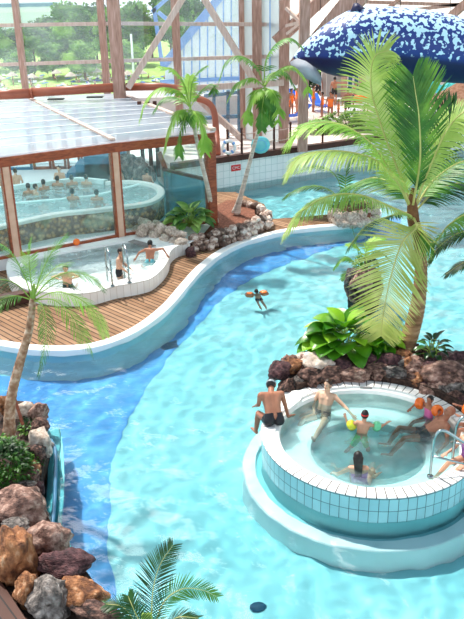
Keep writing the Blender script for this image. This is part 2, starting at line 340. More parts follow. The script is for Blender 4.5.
def meshobj(name, verts, faces, material, parent=None, smooth=False):
    me = bpy.data.meshes.new(name); me.from_pydata([tuple(v) for v in verts], [], faces); me.update()
    return link(name, me, material, parent, smooth)

def box(bm, c, s, rz=0., mtx=None):
    c = Vector(c); r = Matrix.Rotation(rz, 3, 'Z'); vs = []
    for dx in (-.5, .5):
        for dy in (-.5, .5):
            for dz in (-.5, .5):
                p = Vector((dx * s[0], dy * s[1], dz * s[2]))
                p = (mtx @ p) if mtx is not None else r @ p
                vs.append(bm.verts.new(c + p))
    for f in ((0, 1, 3, 2), (4, 6, 7, 5), (0, 4, 5, 1), (2, 3, 7, 6), (0, 2, 6, 4), (1, 5, 7, 3)):
        bm.faces.new([vs[i] for i in f])
def frame_of(d):
    d = d.normalized(); a = Vector((0, 0, 1)) if abs(d.z) < .95 else Vector((1, 0, 0))
    s = d.cross(a).normalized(); return s, s.cross(d).normalized()
def bar(bm, p, q, w, h):
    """rectangular beam from p to q; w sideways, h in the upward sense"""
    p, q = Vector(p), Vector(q); s, u = frame_of(q - p); vs = []
    for e in (p, q):
        for a, b in ((-1, -1), (1, -1), (1, 1), (-1, 1)): vs.append(bm.verts.new(e + s * a * w / 2 + u * b * h / 2))
    for f in ((3, 2, 1, 0), (4, 5, 6, 7), (0, 1, 5, 4), (1, 2, 6, 5), (2, 3, 7, 6), (3, 0, 4, 7)): bm.faces.new([vs[i] for i in f])
def tube(bm, pts, rad, seg=10, cap=True):
    pts = [Vector(p) for p in pts]; n = len(pts)
    if not hasattr(rad, '__len__'): rad = [rad] * n
    rings = []; s = None
    for i, p in enumerate(pts):
        d = (pts[min(i + 1, n - 1)] - pts[max(i - 1, 0)]).normalized()
        if s is None: s, u = frame_of(d)
        else:
            s = (s - d * s.dot(d)).normalized(); u = s.cross(d)
        u = s.cross(d).normalized()
        rings.append([bm.verts.new(p + (s * math.cos(2 * PI * k / seg) + u * math.sin(2 * PI * k / seg)) * rad[i]) for k in range(seg)])
    for a, b in zip(rings, rings[1:]):
        for k in range(seg): bm.faces.new((a[k], a[(k + 1) % seg], b[(k + 1) % seg], b[k]))
    if cap:
        bm.faces.new(rings[0][::-1]); bm.faces.new(rings[-1])
def bez(pts, n=16):
    """Catmull-Rom through pts"""
    pts = [Vector(p) for p in pts]; P = [2 * pts[0] - pts[1]] + pts + [2 * pts[-1] - pts[-2]]; out = []
    m = len(pts) - 1
    for i in range(n + 1):
        t = i / n * m; k = min(int(t), m - 1); u = t - k
        a, b, c, d = P[k:k + 4]
        out.append(.5 * ((2 * b) + (c - a) * u + (2 * a - 5 * b + 4 * c - d) * u * u + (3 * b - a - 3 * c + d) * u ** 3))
    return out
def ellipsoid(bm, c, r, rot=None, sub=2):
    vs = bmesh.ops.create_icosphere(bm, subdivisions=sub, radius=1)['verts']
    for v in vs:
        p = Vector((v.co.x * r[0], v.co.y * r[1], v.co.z * r[2]))
        v.co = Vector(c) + (rot @ p if rot is not None else p)
def prism(name, outline, z0, z1, material, parent=None):
    """solid slab over a 2D outline"""
    n = len(outline); vs = [(p[0], p[1], z0) for p in outline] + [(p[0], p[1], z1) for p in outline]
    fs = [tuple(range(n, 2 * n)), tuple(range(n - 1, -1, -1))] + [(i, (i + 1) % n, n + (i + 1) % n, n + i) for i in range(n)]
    o = meshobj(name, vs, fs, material, parent)
    bm = bmesh.new(); bm.from_mesh(o.data); bmesh.ops.recalc_face_normals(bm, faces=bm.faces); bmesh.ops.triangulate(bm, faces=[f for f in bm.faces if len(f.verts) > 4]); bm.to_mesh(o.data); bm.free()
    return o
def sweep(name, path, profile, material, parent=None, closed=False, normals=None, smooth=False):
    """profile [(offset to the right of the path, z)] swept along a horizontal path, UV in metres"""
    path = [Vector((p[0], p[1])) for p in path]; n = len(path)
    vs, L = [], [0]
    for i in range(n):
        a = path[(i - 1) % n] if closed or i else path[0]; b = path[(i + 1) % n] if closed or i < n - 1 else path[-1]
        t = (b - a).normalized(); nr = Vector((t.y, -t.x))
        for off, z in profile: vs.append((path[i].x + nr.x * off, path[i].y + nr.y * off, z))
        if i: L.append(L[-1] + (path[i] - path[i - 1]).length)
    L.append(L[-1] + (path[0] - path[-1]).length)
    V = [0]
    for a, b in zip(profile, profile[1:]): V.append(V[-1] + math.hypot(b[0] - a[0], b[1] - a[1]))
    k = len(profile); fs, uv = [], []
    for i in range(n if closed else n - 1):
        j = (i + 1) % n
        for q in range(k - 1):
            fs.append((i * k + q, j * k + q, j * k + q + 1, i * k + q + 1))
            uv += [(L[i], V[q]), (L[i + 1], V[q]), (L[i + 1], V[q + 1]), (L[i], V[q + 1])]
    o = meshobj(name, vs, fs, material, parent, smooth)
    ul = o.data.uv_layers.new(name='UVMap')
    for d, c in zip(ul.data, uv): d.uv = c
    return o
def circle(c, r, n=96, a0=0., a1=2 * PI, closed=True):
    m = n if closed else n + 1
    return [Vector((c[0] + r * math.cos(a0 + (a1 - a0) * i / n), c[1] + r * math.sin(a0 + (a1 - a0) * i / n))) for i in range(m)]
def smooth2(pts, n=60): return [p.to_2d() for p in bez([Vector((p[0], p[1], 0)) for p in pts], n)]

# ------------------------------------------------------------------ rocks
ROCKS = {}
def rock_mesh(seed, sub=4, rough=.28, facets=7):
    key = (seed, sub, rough)
    if key in ROCKS: return ROCKS[key]
    bm = bmesh.new(); bmesh.ops.create_icosphere(bm, subdivisions=sub, radius=1)
    r = random.Random(seed); planes = []
    for _ in range(facets):
        v = Vector((r.gauss(0, 1), r.gauss(0, 1), r.gauss(0, 1))).normalized(); planes.append((v, r.uniform(.62, .85)))
    off = Vector((seed * 3.1, seed * 1.7, 0))
    for v in bm.verts:
        p = v.co.copy()
        for nrm, d in planes:
            k = p.dot(nrm)
            if k > d: p -= nrm * (k - d) * .85
        a = noise.noise(p * 1.6 + off); b = noise.noise(p * 4.5 + off); c = noise.noise(p * 10 + off)
        p *= 1 + rough * a + rough * .45 * b + rough * .2 * c
        v.co = p
    me = bpy.data.meshes.new('rock'); bm.to_mesh(me); bm.free()
    me.polygons.foreach_set('use_smooth', [True] * len(me.polygons)); ROCKS[key] = me
    return me
def rock(loc, size, material, label, seed=None, rz=None, tilt=0., group=None, sub=4, name='rock', cat='rock', rough=.28):
    seed = rnd.randrange(9) if seed is None else seed
    me = rock_mesh(seed, sub, rough)
    key = (me.name, material.name)
    if key not in ROCKS:
        m2 = me.copy(); m2.materials.append(material); ROCKS[key] = m2
    o = bpy.data.objects.new(name, ROCKS[key]); COL.objects.link(o)
    o.location = loc; o.scale = [s / 2 * 1.12 for s in size]; o.rotation_euler = (tilt, rnd.uniform(-.2, .2), rnd.uniform(0, 6.28) if rz is None else rz)
    return tag(o, label, cat, group)
# ================================================================== SETTING: pools and decks
FLOOR_Z = -1.1
def flat(name, outline, z, material, label=None, th=.25, kind='structure', cat='floor'):
    o = prism(name, outline, z - th, z, material); o['kind'] = kind
    if label: o['label'] = label; o['category'] = cat
    return o
flat('floor', [(-16, 1), (22, 1), (22, 45), (-16, 45)], FLOOR_Z, M['floor_pool'], 'pale turquoise floor of the big pool under the water', th=.4)

# blue lane on the pool floor (outline in apparent floor positions)
def GF(px, py, depth=1.09):
    s = G(px, py, 0); d = Vector(ray(px, py)).normalized(); h = Vector((d.x, d.y, 0)); sn = h.length / 1.33
    return s + h.normalized() * depth * sn / math.sqrt(1 - sn * sn)
band_l = [(-40, 372), (0, 377), (40, 378), (75, 375), (110, 366), (140, 352), (168, 333), (185, 312), (203, 292), (225, 272), (255, 257), (300, 243), (350, 230), (400, 215)]
band_r = [(400, 230), (370, 238), (330, 249), (290, 263), (258, 276), (230, 292), (210, 312), (190, 335), (172, 355), (150, 384), (124, 428), (111, 470), (110, 515), (106, 555), (116, 590), (122, 640)]
bl = smooth2([GF(x, y) for x, y in band_l], 60); br = smooth2([GF(x, y) for x, y in band_r], 60)
band = prism('blue_lane', [tuple(p) for p in bl + br + [GF(-60, 640).to_2d()]], FLOOR_Z + .004, FLOOR_Z + .02, M['floor_blue'])
struct(band, 'blue painted lane curving along the floor of the big pool', 'floor')

# water surface of the big pool
def wave_h(x, y):
    return .028 * noise.noise(Vector((x * 1.2 + y * .3, y * 1.0, 0))) + .019 * noise.noise(Vector((x * 2.6, y * 2.3 - x, 7.))) + .008 * noise.noise(Vector((x * 5.2, y * 5, 3.)))
gx = [-16 + 2 * k for k in range(3)] + [-9.5 + .075 * k for k in range(262)] + [12, 16, 22]
gy = [1, 4] + [6 + .075 * k for k in range(402)] + [37, 42, 45]
fine = lambda x, y: 1 if -9.6 < x < 10.1 and 5.9 < y < 36.2 else 0
water = meshobj('water', [(x, y, wave_h(x, y) * fine(x, y)) for y in gy for x in gx], [(j * len(gx) + i, j * len(gx) + i + 1, (j + 1) * len(gx) + i + 1, (j + 1) * len(gx) + i) for j in range(len(gy) - 1) for i in range(len(gx) - 1)], M['water'], None, True)
struct(water, 'clear rippled turquoise water filling the big curving pool', 'water')

# wooden deck peninsula
DZ = .12
cop_px = [(-60, 336), (-30, 341), (0, 346), (30, 350), (60, 351), (88, 349), (112, 343), (135, 333), (155, 320), (173, 304), (188, 286), (204, 268), (225, 252), (250, 241), (280, 233), (310, 228.5), (340, 226), (362, 223)]
front = smooth2([G(x, y, DZ) for x, y in cop_px], 90)
tip = smooth2([G(x, y, DZ) for x, y in [(362, 223), (374, 220), (381, 214), (378, 209), (366, 206), (350, 206), (340, 209), (331, 214)]], 24)
back = [G(x, y, DZ).to_2d() for x, y in [(300, 217), (272, 219), (264, 204), (235, 192), (215, 192)]]
outline = [tuple(p) for p in front] + [tuple(p) for p in tip[1:]] + [tuple(p) for p in back] + [(-2.6, 27), (-14, 27), (-14, 17)]
deck = prism('deck', outline, FLOOR_Z, DZ, M['deck'])
struct(deck, 'curving brown plank deck between the big pool and the paddling pool', 'deck')
edge_path = front + tip[1:]
cop = sweep('coping', edge_path, [(.02, -.03), (.02, DZ + .02), (-.0, DZ + .035), (-.24, DZ + .035), (-.26, DZ)], M['white'])
o = sweep('light_slope', front, [(.0, -.38), (.06, -.5), (.26, -1.0), (.32, FLOOR_Z + .025)], M['wall_under'], smooth=True); struct(o, 'pale underwater slope added along the plank deck to catch light', 'ledge')  # slope added so the strip below the deck is lit, not shadowed
o = sweep('wall_deck', edge_path, [(.015, FLOOR_Z), (.015, -.02)], M['wall_under']); struct(o, 'turquoise underwater wall below the deck edge', 'wall')
struct(cop, 'white rounded edge running along the plank deck', 'edging')

# floor inside and around the glasshouse, raised surround of the paddling pool
PZ = .5
PW = [(-6.60, 22.52), (-3.62, 24.32), (-.63, 25.7)]            # the three front posts of the glasshouse
rim_px = [(12, 252), (7, 262), (6.5, 271), (11, 280), (24, 288), (45, 292), (68, 293.5), (92, 292), (115, 286), (135, 282.5), (151, 278), (162, 269), (168, 260), (170, 252), (176, 246.5), (185, 243.5), (190, 243)]
rim = smooth2([G(x, y, PZ) for x, y in rim_px], 70)
inner_px = [(30, 259), (22, 265), (20, 273), (26, 281), (42, 286.5), (68, 288), (92, 286.5), (115, 281), (133, 276), (147, 270.5), (155, 263), (159, 255), (157, 248), (148, 245.5), (134, 241.5), (122, 241.5), (100, 245.5), (60, 252.5)]
inner = smooth2([G(x, y, PZ) for x, y in inner_px + inner_px[:1]], 80)[:-1]
# surround = outline minus basin: built as ring strips between inner and outer loops
def ringfill(name, outer, inn, z, zb, material):
    bm = bmesh.new()
    for loop in (outer, inn):
        vs = [bm.verts.new((p[0], p[1], z)) for p in loop]
        for a, b in zip(vs, vs[1:] + vs[:1]): bm.edges.new((a, b))
    bmesh.ops.triangle_fill(bm, use_beauty=True, use_dissolve=False, edges=bm.edges[:])
    for f in list(bm.faces):
        if f.normal.z < 0: f.normal_flip()
    return build(name, bm, material)
outer = [tuple(p) for p in rim] + [tuple(G(200, 238, PZ).to_2d()), tuple(G(218, 216, PZ).to_2d()), (-.55, 25.8)] + [(-3.6, 24.4), (-6.6, 22.6), (-6.95, 22.3)]
sur = ringfill('pool_surround', outer, [tuple(p) for p in inner], PZ, 0, M['white'])
struct(sur, 'white raised surround of the small paddling pool', 'pool edge')
wallp = sweep('wall_paddling_pool', rim, [(.0, DZ - .1), (.0, PZ - .02), (-.015, PZ + .003)], M['tile_white'])
struct(wallp, 'curved low white tiled wall of the paddling pool', 'wall')
basin = sweep('paddling_basin', inner, [(0, PZ), (0, DZ + .02)], M['white'], closed=True)
struct(basin, 'pale inner side of the paddling pool', 'pool')
bf = prism('paddling_floor', [tuple(p) for p in inner], DZ + .01, DZ + .05, M['white']); struct(bf, 'white floor of the paddling pool', 'floor')
# water of the paddling pool
wp = meshobj('paddling_water', [(p.x, p.y, PZ - .07) for p in inner], [tuple(range(len(inner)))], M['water_calm'])
struct(wp, 'shallow clear water of the white paddling pool', 'water')
bm = bmesh.new(); bar(bm, G(-30, 308, .3), G(31, 295, .3), .3, .3)
struct(build('deck_step', bm, M['dark_wood']), 'dark timber step at the left end of the paddling pool', 'step')
# grating on the surround
bm = bmesh.new(); a, b = G(131, 241, PZ), G(153, 247, PZ); dv = (b - a).normalized(); sd = Vector((-dv.y, dv.x, 0))
L = (b - a).length
for k in range(20):
    c = a + dv * (k + .5) * L / 20; box(bm, c + Vector((0, 0, .014)), (L / 20 * .55, .26, .02), math.atan2(dv.y, dv.x))
box(bm, (a + b) / 2 + Vector((0, 0, .003)), (L, .3, .006), math.atan2(dv.y, dv.x))
tag(build('drain_grate', bm, M['vent']), 'grey slotted drain grate in the white paddling pool surround', 'drain')

# ================================================================== glasshouse
GH_TOP = 3.42
P0, P1, P2 = [Vector((x, y, 0)) for x, y in PW]
ext = P0 + (P0 - P1) * .9; ext2 = P2
backdir = Vector((-4.6, 10.4, 0)).normalized()
# glasshouse floor
flat('floor_glasshouse', [tuple(ext.to_2d()), tuple(P0.to_2d()), tuple(P1.to_2d()), (-2.35, 24.9), (-2.6, 27), (-4.9, 35.5), (-16, 35.5), (-16, 19)], PZ, M['pave_white'], 'pale floor inside the glasshouse', th=1.6)
front_posts = []
for i, (p, nm, w) in enumerate(((P0, 'front corner timber post of the glasshouse beside the paddling pool', .2), (P1, 'middle timber post of the glasshouse front', .2), (P2, 'red brown corner post of the glasshouse behind the planter', .3))):
    bm = bmesh.new(); box(bm, (p.x, p.y, (GH_TOP + (PZ if i < 2 else .1)) / 2), (w, w, GH_TOP - (PZ if i < 2 else .1)), math.atan2(P1.y - P0.y, P1.x - P0.x))
    o = build('timber_post', bm, M['timber_tan'] if i < 2 else M['timber_red']); struct(o, nm, 'post')
    if i < 2:
        s = Vector((P1.x - P0.x, P1.y - P0.y, 0)).normalized(); bm = bmesh.new()
        for k in (-1, 1): box(bm, Vector((p.x, p.y, (GH_TOP + PZ) / 2)) + s * k * .125, (.05, .23, GH_TOP - PZ), math.atan2(s.y, s.x))
        e = build('edge_board', bm, M['timber_red'], o); e.matrix_parent_inverse = Matrix.Identity(4)
bm = bmesh.new()
bar(bm, Vector((ext.x, ext.y, GH_TOP)), Vector((P1.x, P1.y, GH_TOP)), .22, .28)
bar(bm, Vector((P1.x, P1.y, GH_TOP)), Vector((P2.x, P2.y, GH_TOP)) + (P2 - P1).normalized() * .15, .22, .28)
struct(build('front_beam', bm, M['timber_red']), 'red brown beam along the front eave of the glasshouse', 'beam')
bm = bmesh.new(); bar(bm, Vector((ext.x, ext.y, PZ + .03)), Vector((P1.x, P1.y, PZ + .03)), .14, .06); bar(bm, Vector((P1.x, P1.y, PZ + .03)), Vector((P2.x, P2.y, PZ + .03)), .14, .06)
struct(build('sill_rail', bm, M['timber_red']), 'red brown sill under the glasshouse front panes', 'sill')
for i, (a, b, mt, z0) in enumerate(((ext, P0, 'glass_house', PZ), (P0, P1, 'glass_house', PZ), (P1, P2, 'glass_house', PZ))):
    bm = bmesh.new(); d = (b - a).normalized(); bar(bm, a + d * .15 + Vector((0, 0, (z0 + GH_TOP) / 2)), b - d * .15 + Vector((0, 0, (z0 + GH_TOP) / 2)), .02, GH_TOP - z0 - .3)
    struct(build('window_%d' % (i + 1), bm, M[mt]), ['left cut-off pane of the glasshouse front', 'wide pane of the glasshouse front before the bathers', 'pane of the glasshouse front behind the planter'][i], 'window')
# roof
def zl(v, z): return Vector((v.x, v.y, z))
RB = 3.32
ra, rb_ = zl(ext, GH_TOP + .16), zl(P2, GH_TOP + .16) + (P2 - P1).normalized() * .15
fdir = -Vector((-(P2 - P0).y, (P2 - P0).x, 0)).normalized() * .12
r_back_r = G(124, 94, RB); r_back_l = G(-40, 100, RB)
mid = zl(P1, GH_TOP + .16)
vs = [ra + fdir, mid + fdir, rb_ + fdir, Vector(r_back_r) , Vector(r_back_l)]
vs = vs + [v + Vector((0, 0, .04)) for v in vs]
roof = meshobj('roof', vs, [(4, 3, 2, 1, 0), (5, 6, 7, 8, 9), (0, 1, 6, 5), (1, 2, 7, 6), (2, 3, 8, 7), (3, 4, 9, 8), (4, 0, 5, 9)], M['roof_glass'])
struct(roof, 'large translucent sheet roof of the glasshouse', 'roof')
bm = bmesh.new(); up = Vector((0, 0, .07))
bar(bm, zl(P1, GH_TOP + .18) + up, Vector(G(28, 99, RB)) + up, .16, .07)
struct(build('roof_batten', bm, M['timber_pale']), 'pale batten across the middle of the glasshouse roof', 'beam')
bm = bmesh.new(); bar(bm, rb_ + up, Vector(G(126, 97.5, RB)) + up, .2, .1)
struct(build('roof_edge', bm, M['timber_pale']), 'pale edge board of the glasshouse roof by the palm', 'beam')
bm = bmesh.new(); bar(bm, zl(P2, GH_TOP - .1), Vector(G(128, 97, RB)) + Vector((0, 0, -.25)), .18, .26)
struct(build('side_beam', bm, M['timber_red']), 'brown side beam under the roof edge of the glasshouse', 'beam')
for k in range(1, 9):
    u = k / 9.5; ea = ra.lerp(Vector(G(-40, 100, RB)) + Vector((0, 0, .04)), u); eb = rb_.lerp(Vector(G(126, 96, RB)) + Vector((0, 0, .04)), u)
    bm = bmesh.new(); bar(bm, ea + Vector((0, 0, .05)), eb + Vector((0, 0, .05)), .06, .03)
    struct(build('roof_seam', bm, M['whitep']), 'white seam strip %s across the glasshouse roof sheets' % ['nearest the front eave', 'second from the eave', 'third from the eave', 'fourth from the eave', 'fifth from the eave', 'sixth from the eave', 'just before the duct cradles', 'closest to the brown duct'][k - 1], 'seam')
# inner pool of the glasshouse: rim loop with pebble dashed front wall
IZ = 1.3
ip = [(-60, 244), (-20, 233), (0, 226), (30, 219), (60, 213), (90, 210), (120, 206.5), (145, 203), (158, 198), (163.5, 192), (160, 186), (148, 182), (130, 180), (105, 181)]
ipw = smooth2([G(x, y, IZ) for x, y in ip], 70)
far = [G(x, y, IZ).to_2d() for x, y in [(80, 178.5), (40, 183), (0, 188), (-60, 195)]]
o = sweep('wall_pebble', ipw, [(.0, PZ), (.02, IZ - .1)], M['pebble']); struct(o, 'pebble dashed curved wall below the raised glasshouse pool', 'wall')
o = sweep('raised_pool_rim', ipw, [(.03, IZ - .12), (.05, IZ - .02), (.02, IZ + .0), (-.2, IZ + .0), (-.22, IZ - .1), (-.24, .4)], M['white']); struct(o, 'pale rim of the raised glasshouse pool', 'pool edge')
loop = [tuple(p) for p in ipw] + [tuple(p) for p in far]
o = prism('raised_pool_floor', loop, PZ - .1, PZ + .25, M['tub_floor']); struct(o, 'pale turquoise floor of the raised glasshouse pool', 'floor')
shr = smooth2([G(x, y, IZ - .06) for x, y in ip], 70)
o = meshobj('raised_pool_water', [(p[0], p[1], IZ - .1) for p in loop], [tuple(range(len(loop)))], M['water_calm']); struct(o, 'pale blue water of the raised glasshouse pool', 'water')
o = sweep('raised_pool_back', [G(x, y, IZ) for x, y in [(-80, 196), (0, 187), (40, 182), (80, 177.5), (108, 180)]], [(0, .4), (0, IZ + .03), (.3, IZ + .05), (.32, .4)], M['tub_in']); struct(o, 'far pale rim of the raised glasshouse pool', 'pool edge')
mid_lane = smooth2([G(x, y, IZ) for x, y in [(-40, 213), (0, 203), (30, 199.5), (60, 197), (95, 193), (125, 186), (140, 182)]], 40)
o = sweep('pool_divider', mid_lane, [(.07, .5), (.07, IZ - .07), (.05, IZ - .05), (-.05, IZ - .05), (-.07, IZ - .07), (-.07, .5)], M['tub_in']); struct(o, 'pale curved wall dividing the raised glasshouse pool', 'wall')
# back windows of the glasshouse (open doors to bright terrace)
for i, (x0, x1) in enumerate(((-30, 32), (35, 51), (54, 66), (69, 80), (83, 96), (99, 112))):
    a, b = GY(x0, 170, 34.5), GY(x1, 170, 34.5)
    bm = bmesh.new()
    box(bm, (a.x, 34.5, 1.85), (.1, .12, 2.7)); box(bm, (b.x, 34.5, 1.85), (.1, .12, 2.7)); box(bm, ((a.x + b.x) / 2, 34.5, .55), (b.x - a.x, .12, .14)); box(bm, ((a.x + b.x) / 2, 34.5, 2.6), (b.x - a.x, .1, .07))
    fr = build('window_%d' % (i + 4), bm, M['blue_dark'] if i in (0, 5) else M['timber_red']); struct(fr, 'window frame %s at the back of the glasshouse' % ['by the far corner', 'next to the wide opening', 'behind the seated bathers', 'behind the steps', 'over the slope', 'nearest the inner rocks'][i], 'window')
    bm = bmesh.new(); box(bm, ((a.x + b.x) / 2, 34.5, 1.85), (b.x - a.x - .1, .02, 2.6)); build('pane', bm, M['glass'], fr)
# loungers block / blue steps inside
bm = bmesh.new()
for k in range(4): 
    p = GY(78 + k * 9, 176 - k * 1.2, 31); box(bm, (p.x, 31.5, .5 + .16 * (k + 1)), (1.6, 1.2, .32 * (k + 1)))
struct(build('blue_steps', bm, M['blue_dark']), 'dark blue steps behind the raised glasshouse pool', 'steps')
# inner rocks and timber behind the right pane
for k, (x, y, s) in enumerate([(128, 168, 1.1), (138, 171, .9), (121, 174, .8), (146, 176, .7)]):
    rock(GY(x, y, 30.2) , (s, s * .9, s * 1.1), M['rock_grey'], ['tall dark rock inside the glasshouse behind the middle post', 'dark rock inside the glasshouse under the beam', 'small dark rock by the middle glasshouse post', 'low dark rock at the glasshouse pool end'][k], sub=3)
bm = bmesh.new(); a = G(163, 170, 2.1); 
PA, PB = Vector((-2.0, 26.6, 1.95)), Vector((-.7, 25.95, 1.85))
pa = GY(163, 169, 27.2); pb = GY(213, 181, 25.9)
bar(bm, pa, pb, .12, .1); struct(build('slanting_rail', bm, M['dark_wood']), 'dark slanting rail inside the corner pane of the glasshouse', 'rail')
bm = bmesh.new(); lo1 = Vector((pa.x, pa.y, .1)); lo2 = Vector((pb.x, pb.y, .1))
vs = [bm.verts.new(v) for v in (lo1, lo2, pb, pa)]; bm.faces.new(vs)
vs2 = [bm.verts.new(v.co + Vector((.01, .02, 0))) for v in vs]; bm.faces.new(vs2[::-1])
struct(build('window_10', bm, M['glass_teal']), 'blue green glass screen below the slanting rail', 'window')
bm = bmesh.new(); p = GY(159, 152, 27.4); q = GY(166, 170, 27.4); bar(bm, p, q, .16, .16)
bar(bm, q, Vector((q.x, q.y, .2)), .1, .1)
struct(build('leaning_strut', bm, M['timber_red']), 'brown leaning strut behind the corner pane', 'strut')
for k, px in enumerate((143, 151, 158)):
    bm = bmesh.new(); p = GY(px, 160, 33); box(bm, (p.x, 33, 2.0), (.16, .16, 3.2)); struct(build('inner_post', bm, M['dark_wood']), ['dark inner post behind the pool end', 'middle dark inner post behind the glasshouse pane', 'dark inner post by the leaning strut'][k], 'post')

# ================================================================== far wall and terrace
TZ = 1.22
W0, W1 = Vector((.46, 32.84)), Vector((2.49, 33.94)); wd = (W1 - W0).normalized()
wl = W0 - wd * 3.2; wr = W0 + wd * 16
o = sweep('wall_far', [wl, wr], [(0, FLOOR_Z), (0, TZ - .1)], M['tile_far']); struct(o, 'white tiled far wall of the big pool under the railing', 'wall')
bm = bmesh.new(); bar(bm, Vector((wl.x, wl.y, TZ)), Vector((wr.x, wr.y, TZ)), .3, .24)
struct(build('kerb_beam', bm, M['dark_wood']), 'dark brown timber beam on top of the far pool wall', 'beam')
nrm = Vector((-wd.y, wd.x))
flat('floor_terrace', [tuple(wl + nrm * .05), tuple(wr + nrm * .05), (22, 60), (-3.2, 60), (-3.2, 34)], TZ, M['pave'], 'pale pink paved terrace beyond the pool', th=1.2)
flat('terrace_outside', [(-16, 35.7), (-3.3, 35.7), (-3.3, 44), (-16, 44)], .5, M['pave_white'], 'bright paving just outside the glasshouse', th=.2)
def on_wall(px, y0=None):
    """point on the kerb line seen at column px"""
    r = ray(px, 160); t = Vector((r[0], r[1])).normalized(); a = W0; 
    d = t.x * wd.y - t.y * wd.x; s = (a.x * wd.y - a.y * wd.x) / d
    return t * s
rope_pts = []
for k, px in enumerate((228, 242, 258, 274, 290, 306, 322)):
    p = on_wall(px); bm = bmesh.new(); tube(bm, [(p.x, p.y, TZ), (p.x, p.y, TZ + 1.15)], .05, 8); 
    bmesh.ops.create_uvsphere(bm, u_segments=8, v_segments=6, radius=.065, matrix=Matrix.Translation((p.x, p.y, TZ + 1.17)))
    tag(build('railing_post', bm, M['dark_wood']), ['dark railing post holding the lifebuoy', 'dark railing post between lifebuoy and turquoise disc', 'dark railing post behind the turquoise disc', 'first dark railing post after the turquoise disc', 'dark railing post beside the wide timber column', 'dark railing post behind the pale palm frond', 'last dark railing post behind the coconut fronds'][k], 'post', 'railing posts on the far pool wall')
    rope_pts.append(Vector((p.x, p.y, TZ + 1.0)))
bm = bmesh.new()
for zz in (0, -.45):
    pts = []
    for a, b in zip(rope_pts, rope_pts[1:]):
        for t in range(6): u = t / 6; pts.append(a.lerp(b, u) + Vector((0, 0, zz - .28 * u * (1 - u))))
    tube(bm, pts + [rope_pts[-1] + Vector((0, 0, zz))], .018, 6)
tag(build('railing_rope', bm, M['timber_pale']), 'pale rope strung between the dark railing posts', 'rope')
# lifebuoy
c = GY(228.7, 147, rope_pts[0].y - .12); bm = bmesh.new()
R1 = .25; ringp = [c + Vector((R1 * math.cos(a), 0, R1 * math.sin(a))) for a in [2 * PI * k / 32 for k in range(33)]]
lb = root('lifebuoy', c, 'white lifebuoy with blue bands hanging on the far railing', 'lifebuoy')
tube(bm, ringp, .07, 10, False); build('ring', bm, M['whitep'], lb, True)
for q in range(4):
    bm = bmesh.new(); a0 = q * PI / 2 + .6; tube(bm, [c + Vector((R1 * math.cos(a0 + t * .12), 0, R1 * math.sin(a0 + t * .12))) for t in range(-1, 3)], .076, 10, False); build('band', bm, M['blue_frame'], lb, True)
# turquoise disc
p = GY(260.5, 145, on_wall(258).y - .22); bm = bmesh.new(); bmesh.ops.create_uvsphere(bm, u_segments=32, v_segments=20, radius=1, matrix=Matrix.Translation(p) @ Matrix.Diagonal((.41, .13, .37, 1)))
t = root('life_ring_cover', p, 'round turquoise cover hanging on the railing behind the slender palm', 'cover'); build('shell', bm, M['turq'], t, True)
bm = bmesh.new(); tube(bm, [p + Vector((.25 * math.cos(a), -.1, .23 * math.sin(a))) for a in [2 * PI * k / 24 for k in range(25)]], .012, 6, False); build('seam', bm, M['floor_blue'], t, True)
# red sign on the wall
sgc = GY(235.5, 167.6, 1); 
def wall_pt(px, py):
    p = on_wall(px); r = ray(px, py); t = p.y / r[1]; return Vector((p.x, p.y, CAM_H + r[2] * t))
p = wall_pt(235.5, 167.7); sg = root('wall_sign', p, 'small red sign with white lettering on the far pool wall', 'sign'); rz = math.atan2(wd.y, wd.x)
pn = Vector((nrm.x, nrm.y, 0))
bm = bmesh.new(); box(bm, p - pn * .03, (.46, .02, .26), rz); build('plate', bm, M['red'], sg)
cu = bpy.data.curves.new('lettering', 'FONT'); cu.body = 'CMC'; cu.size = .17; cu.align_x = 'CENTER'; cu.align_y = 'CENTER'; cu.extrude = .002
o = bpy.data.objects.new('lettering', cu); COL.objects.link(o); me_ = bpy.data.meshes.new_from_object(o.evaluated_get(bpy.context.evaluated_depsgraph_get())); bpy.data.objects.remove(o); me_.materials.clear(); me_.materials.append(M['whitep']); o = bpy.data.objects.new('lettering', me_); COL.objects.link(o); o.parent = sg; o.rotation_euler = (PI / 2, 0, rz); o.location = -pn * .045

# ================================================================== main hall facade
def post(px, py, y, w, d, label, z0, z1=9.5, m='timber'):
    p = GY(px, py, y); bm = bmesh.new(); box(bm, (p.x, y, (z0 + z1) / 2), (w, d, z1 - z0)); o = build('timber_column', bm, M[m]); struct(o, label, 'column'); return p
post(24.5, 80, 38.6, .26, .4, 'timber column of the outer wall nearest the left', .2)
post(106.5, 80, 38.0, .3, .4, 'slim timber column beside the main column above the glasshouse', .2)
pm = post(119.5, 90, 35.6, .5, .5, 'broad timber column at the back corner of the glasshouse roof', .5)
post(178, 75, 36.8, .34, .4, 'timber column between the two braces', .5)
post(243, 130, 37., .24, .3, 'slim timber column left of the slender palm crown', TZ)
post(257.5, 138, 36.3, .42, .4, 'timber column right behind the slender palm', TZ)
post(283.5, 140, 35.8, .44, .4, 'timber column right of the slender palm crown', TZ)
post(303, 110, 33.8, .42, .42, 'free standing timber column before the speckled inflatable', TZ)
def bars(name, pts, w, h, label, m='timber_pale', cat='beam'):
    bm = bmesh.new()
    for a, b in pts: bar(bm, a, b, w, h)
    o = build(name, bm, M[m]); struct(o, label, cat); return o
bars('mullion_rail', [(GY(-10, 25.5, 38.7), GY(116, 23.5, 37.9)), (GY(116, 23.5, 37.9), GY(283, 24.5, 36.1))], .1, .16, 'upper pale horizontal rail of the glazed wall')
bars('mullion_rail', [(GY(-10, 65, 38.7), GY(116, 61, 37.9)), (GY(116, 61, 37.9), GY(283, 56, 36.1))], .1, .16, 'lower pale horizontal rail of the glazed wall')
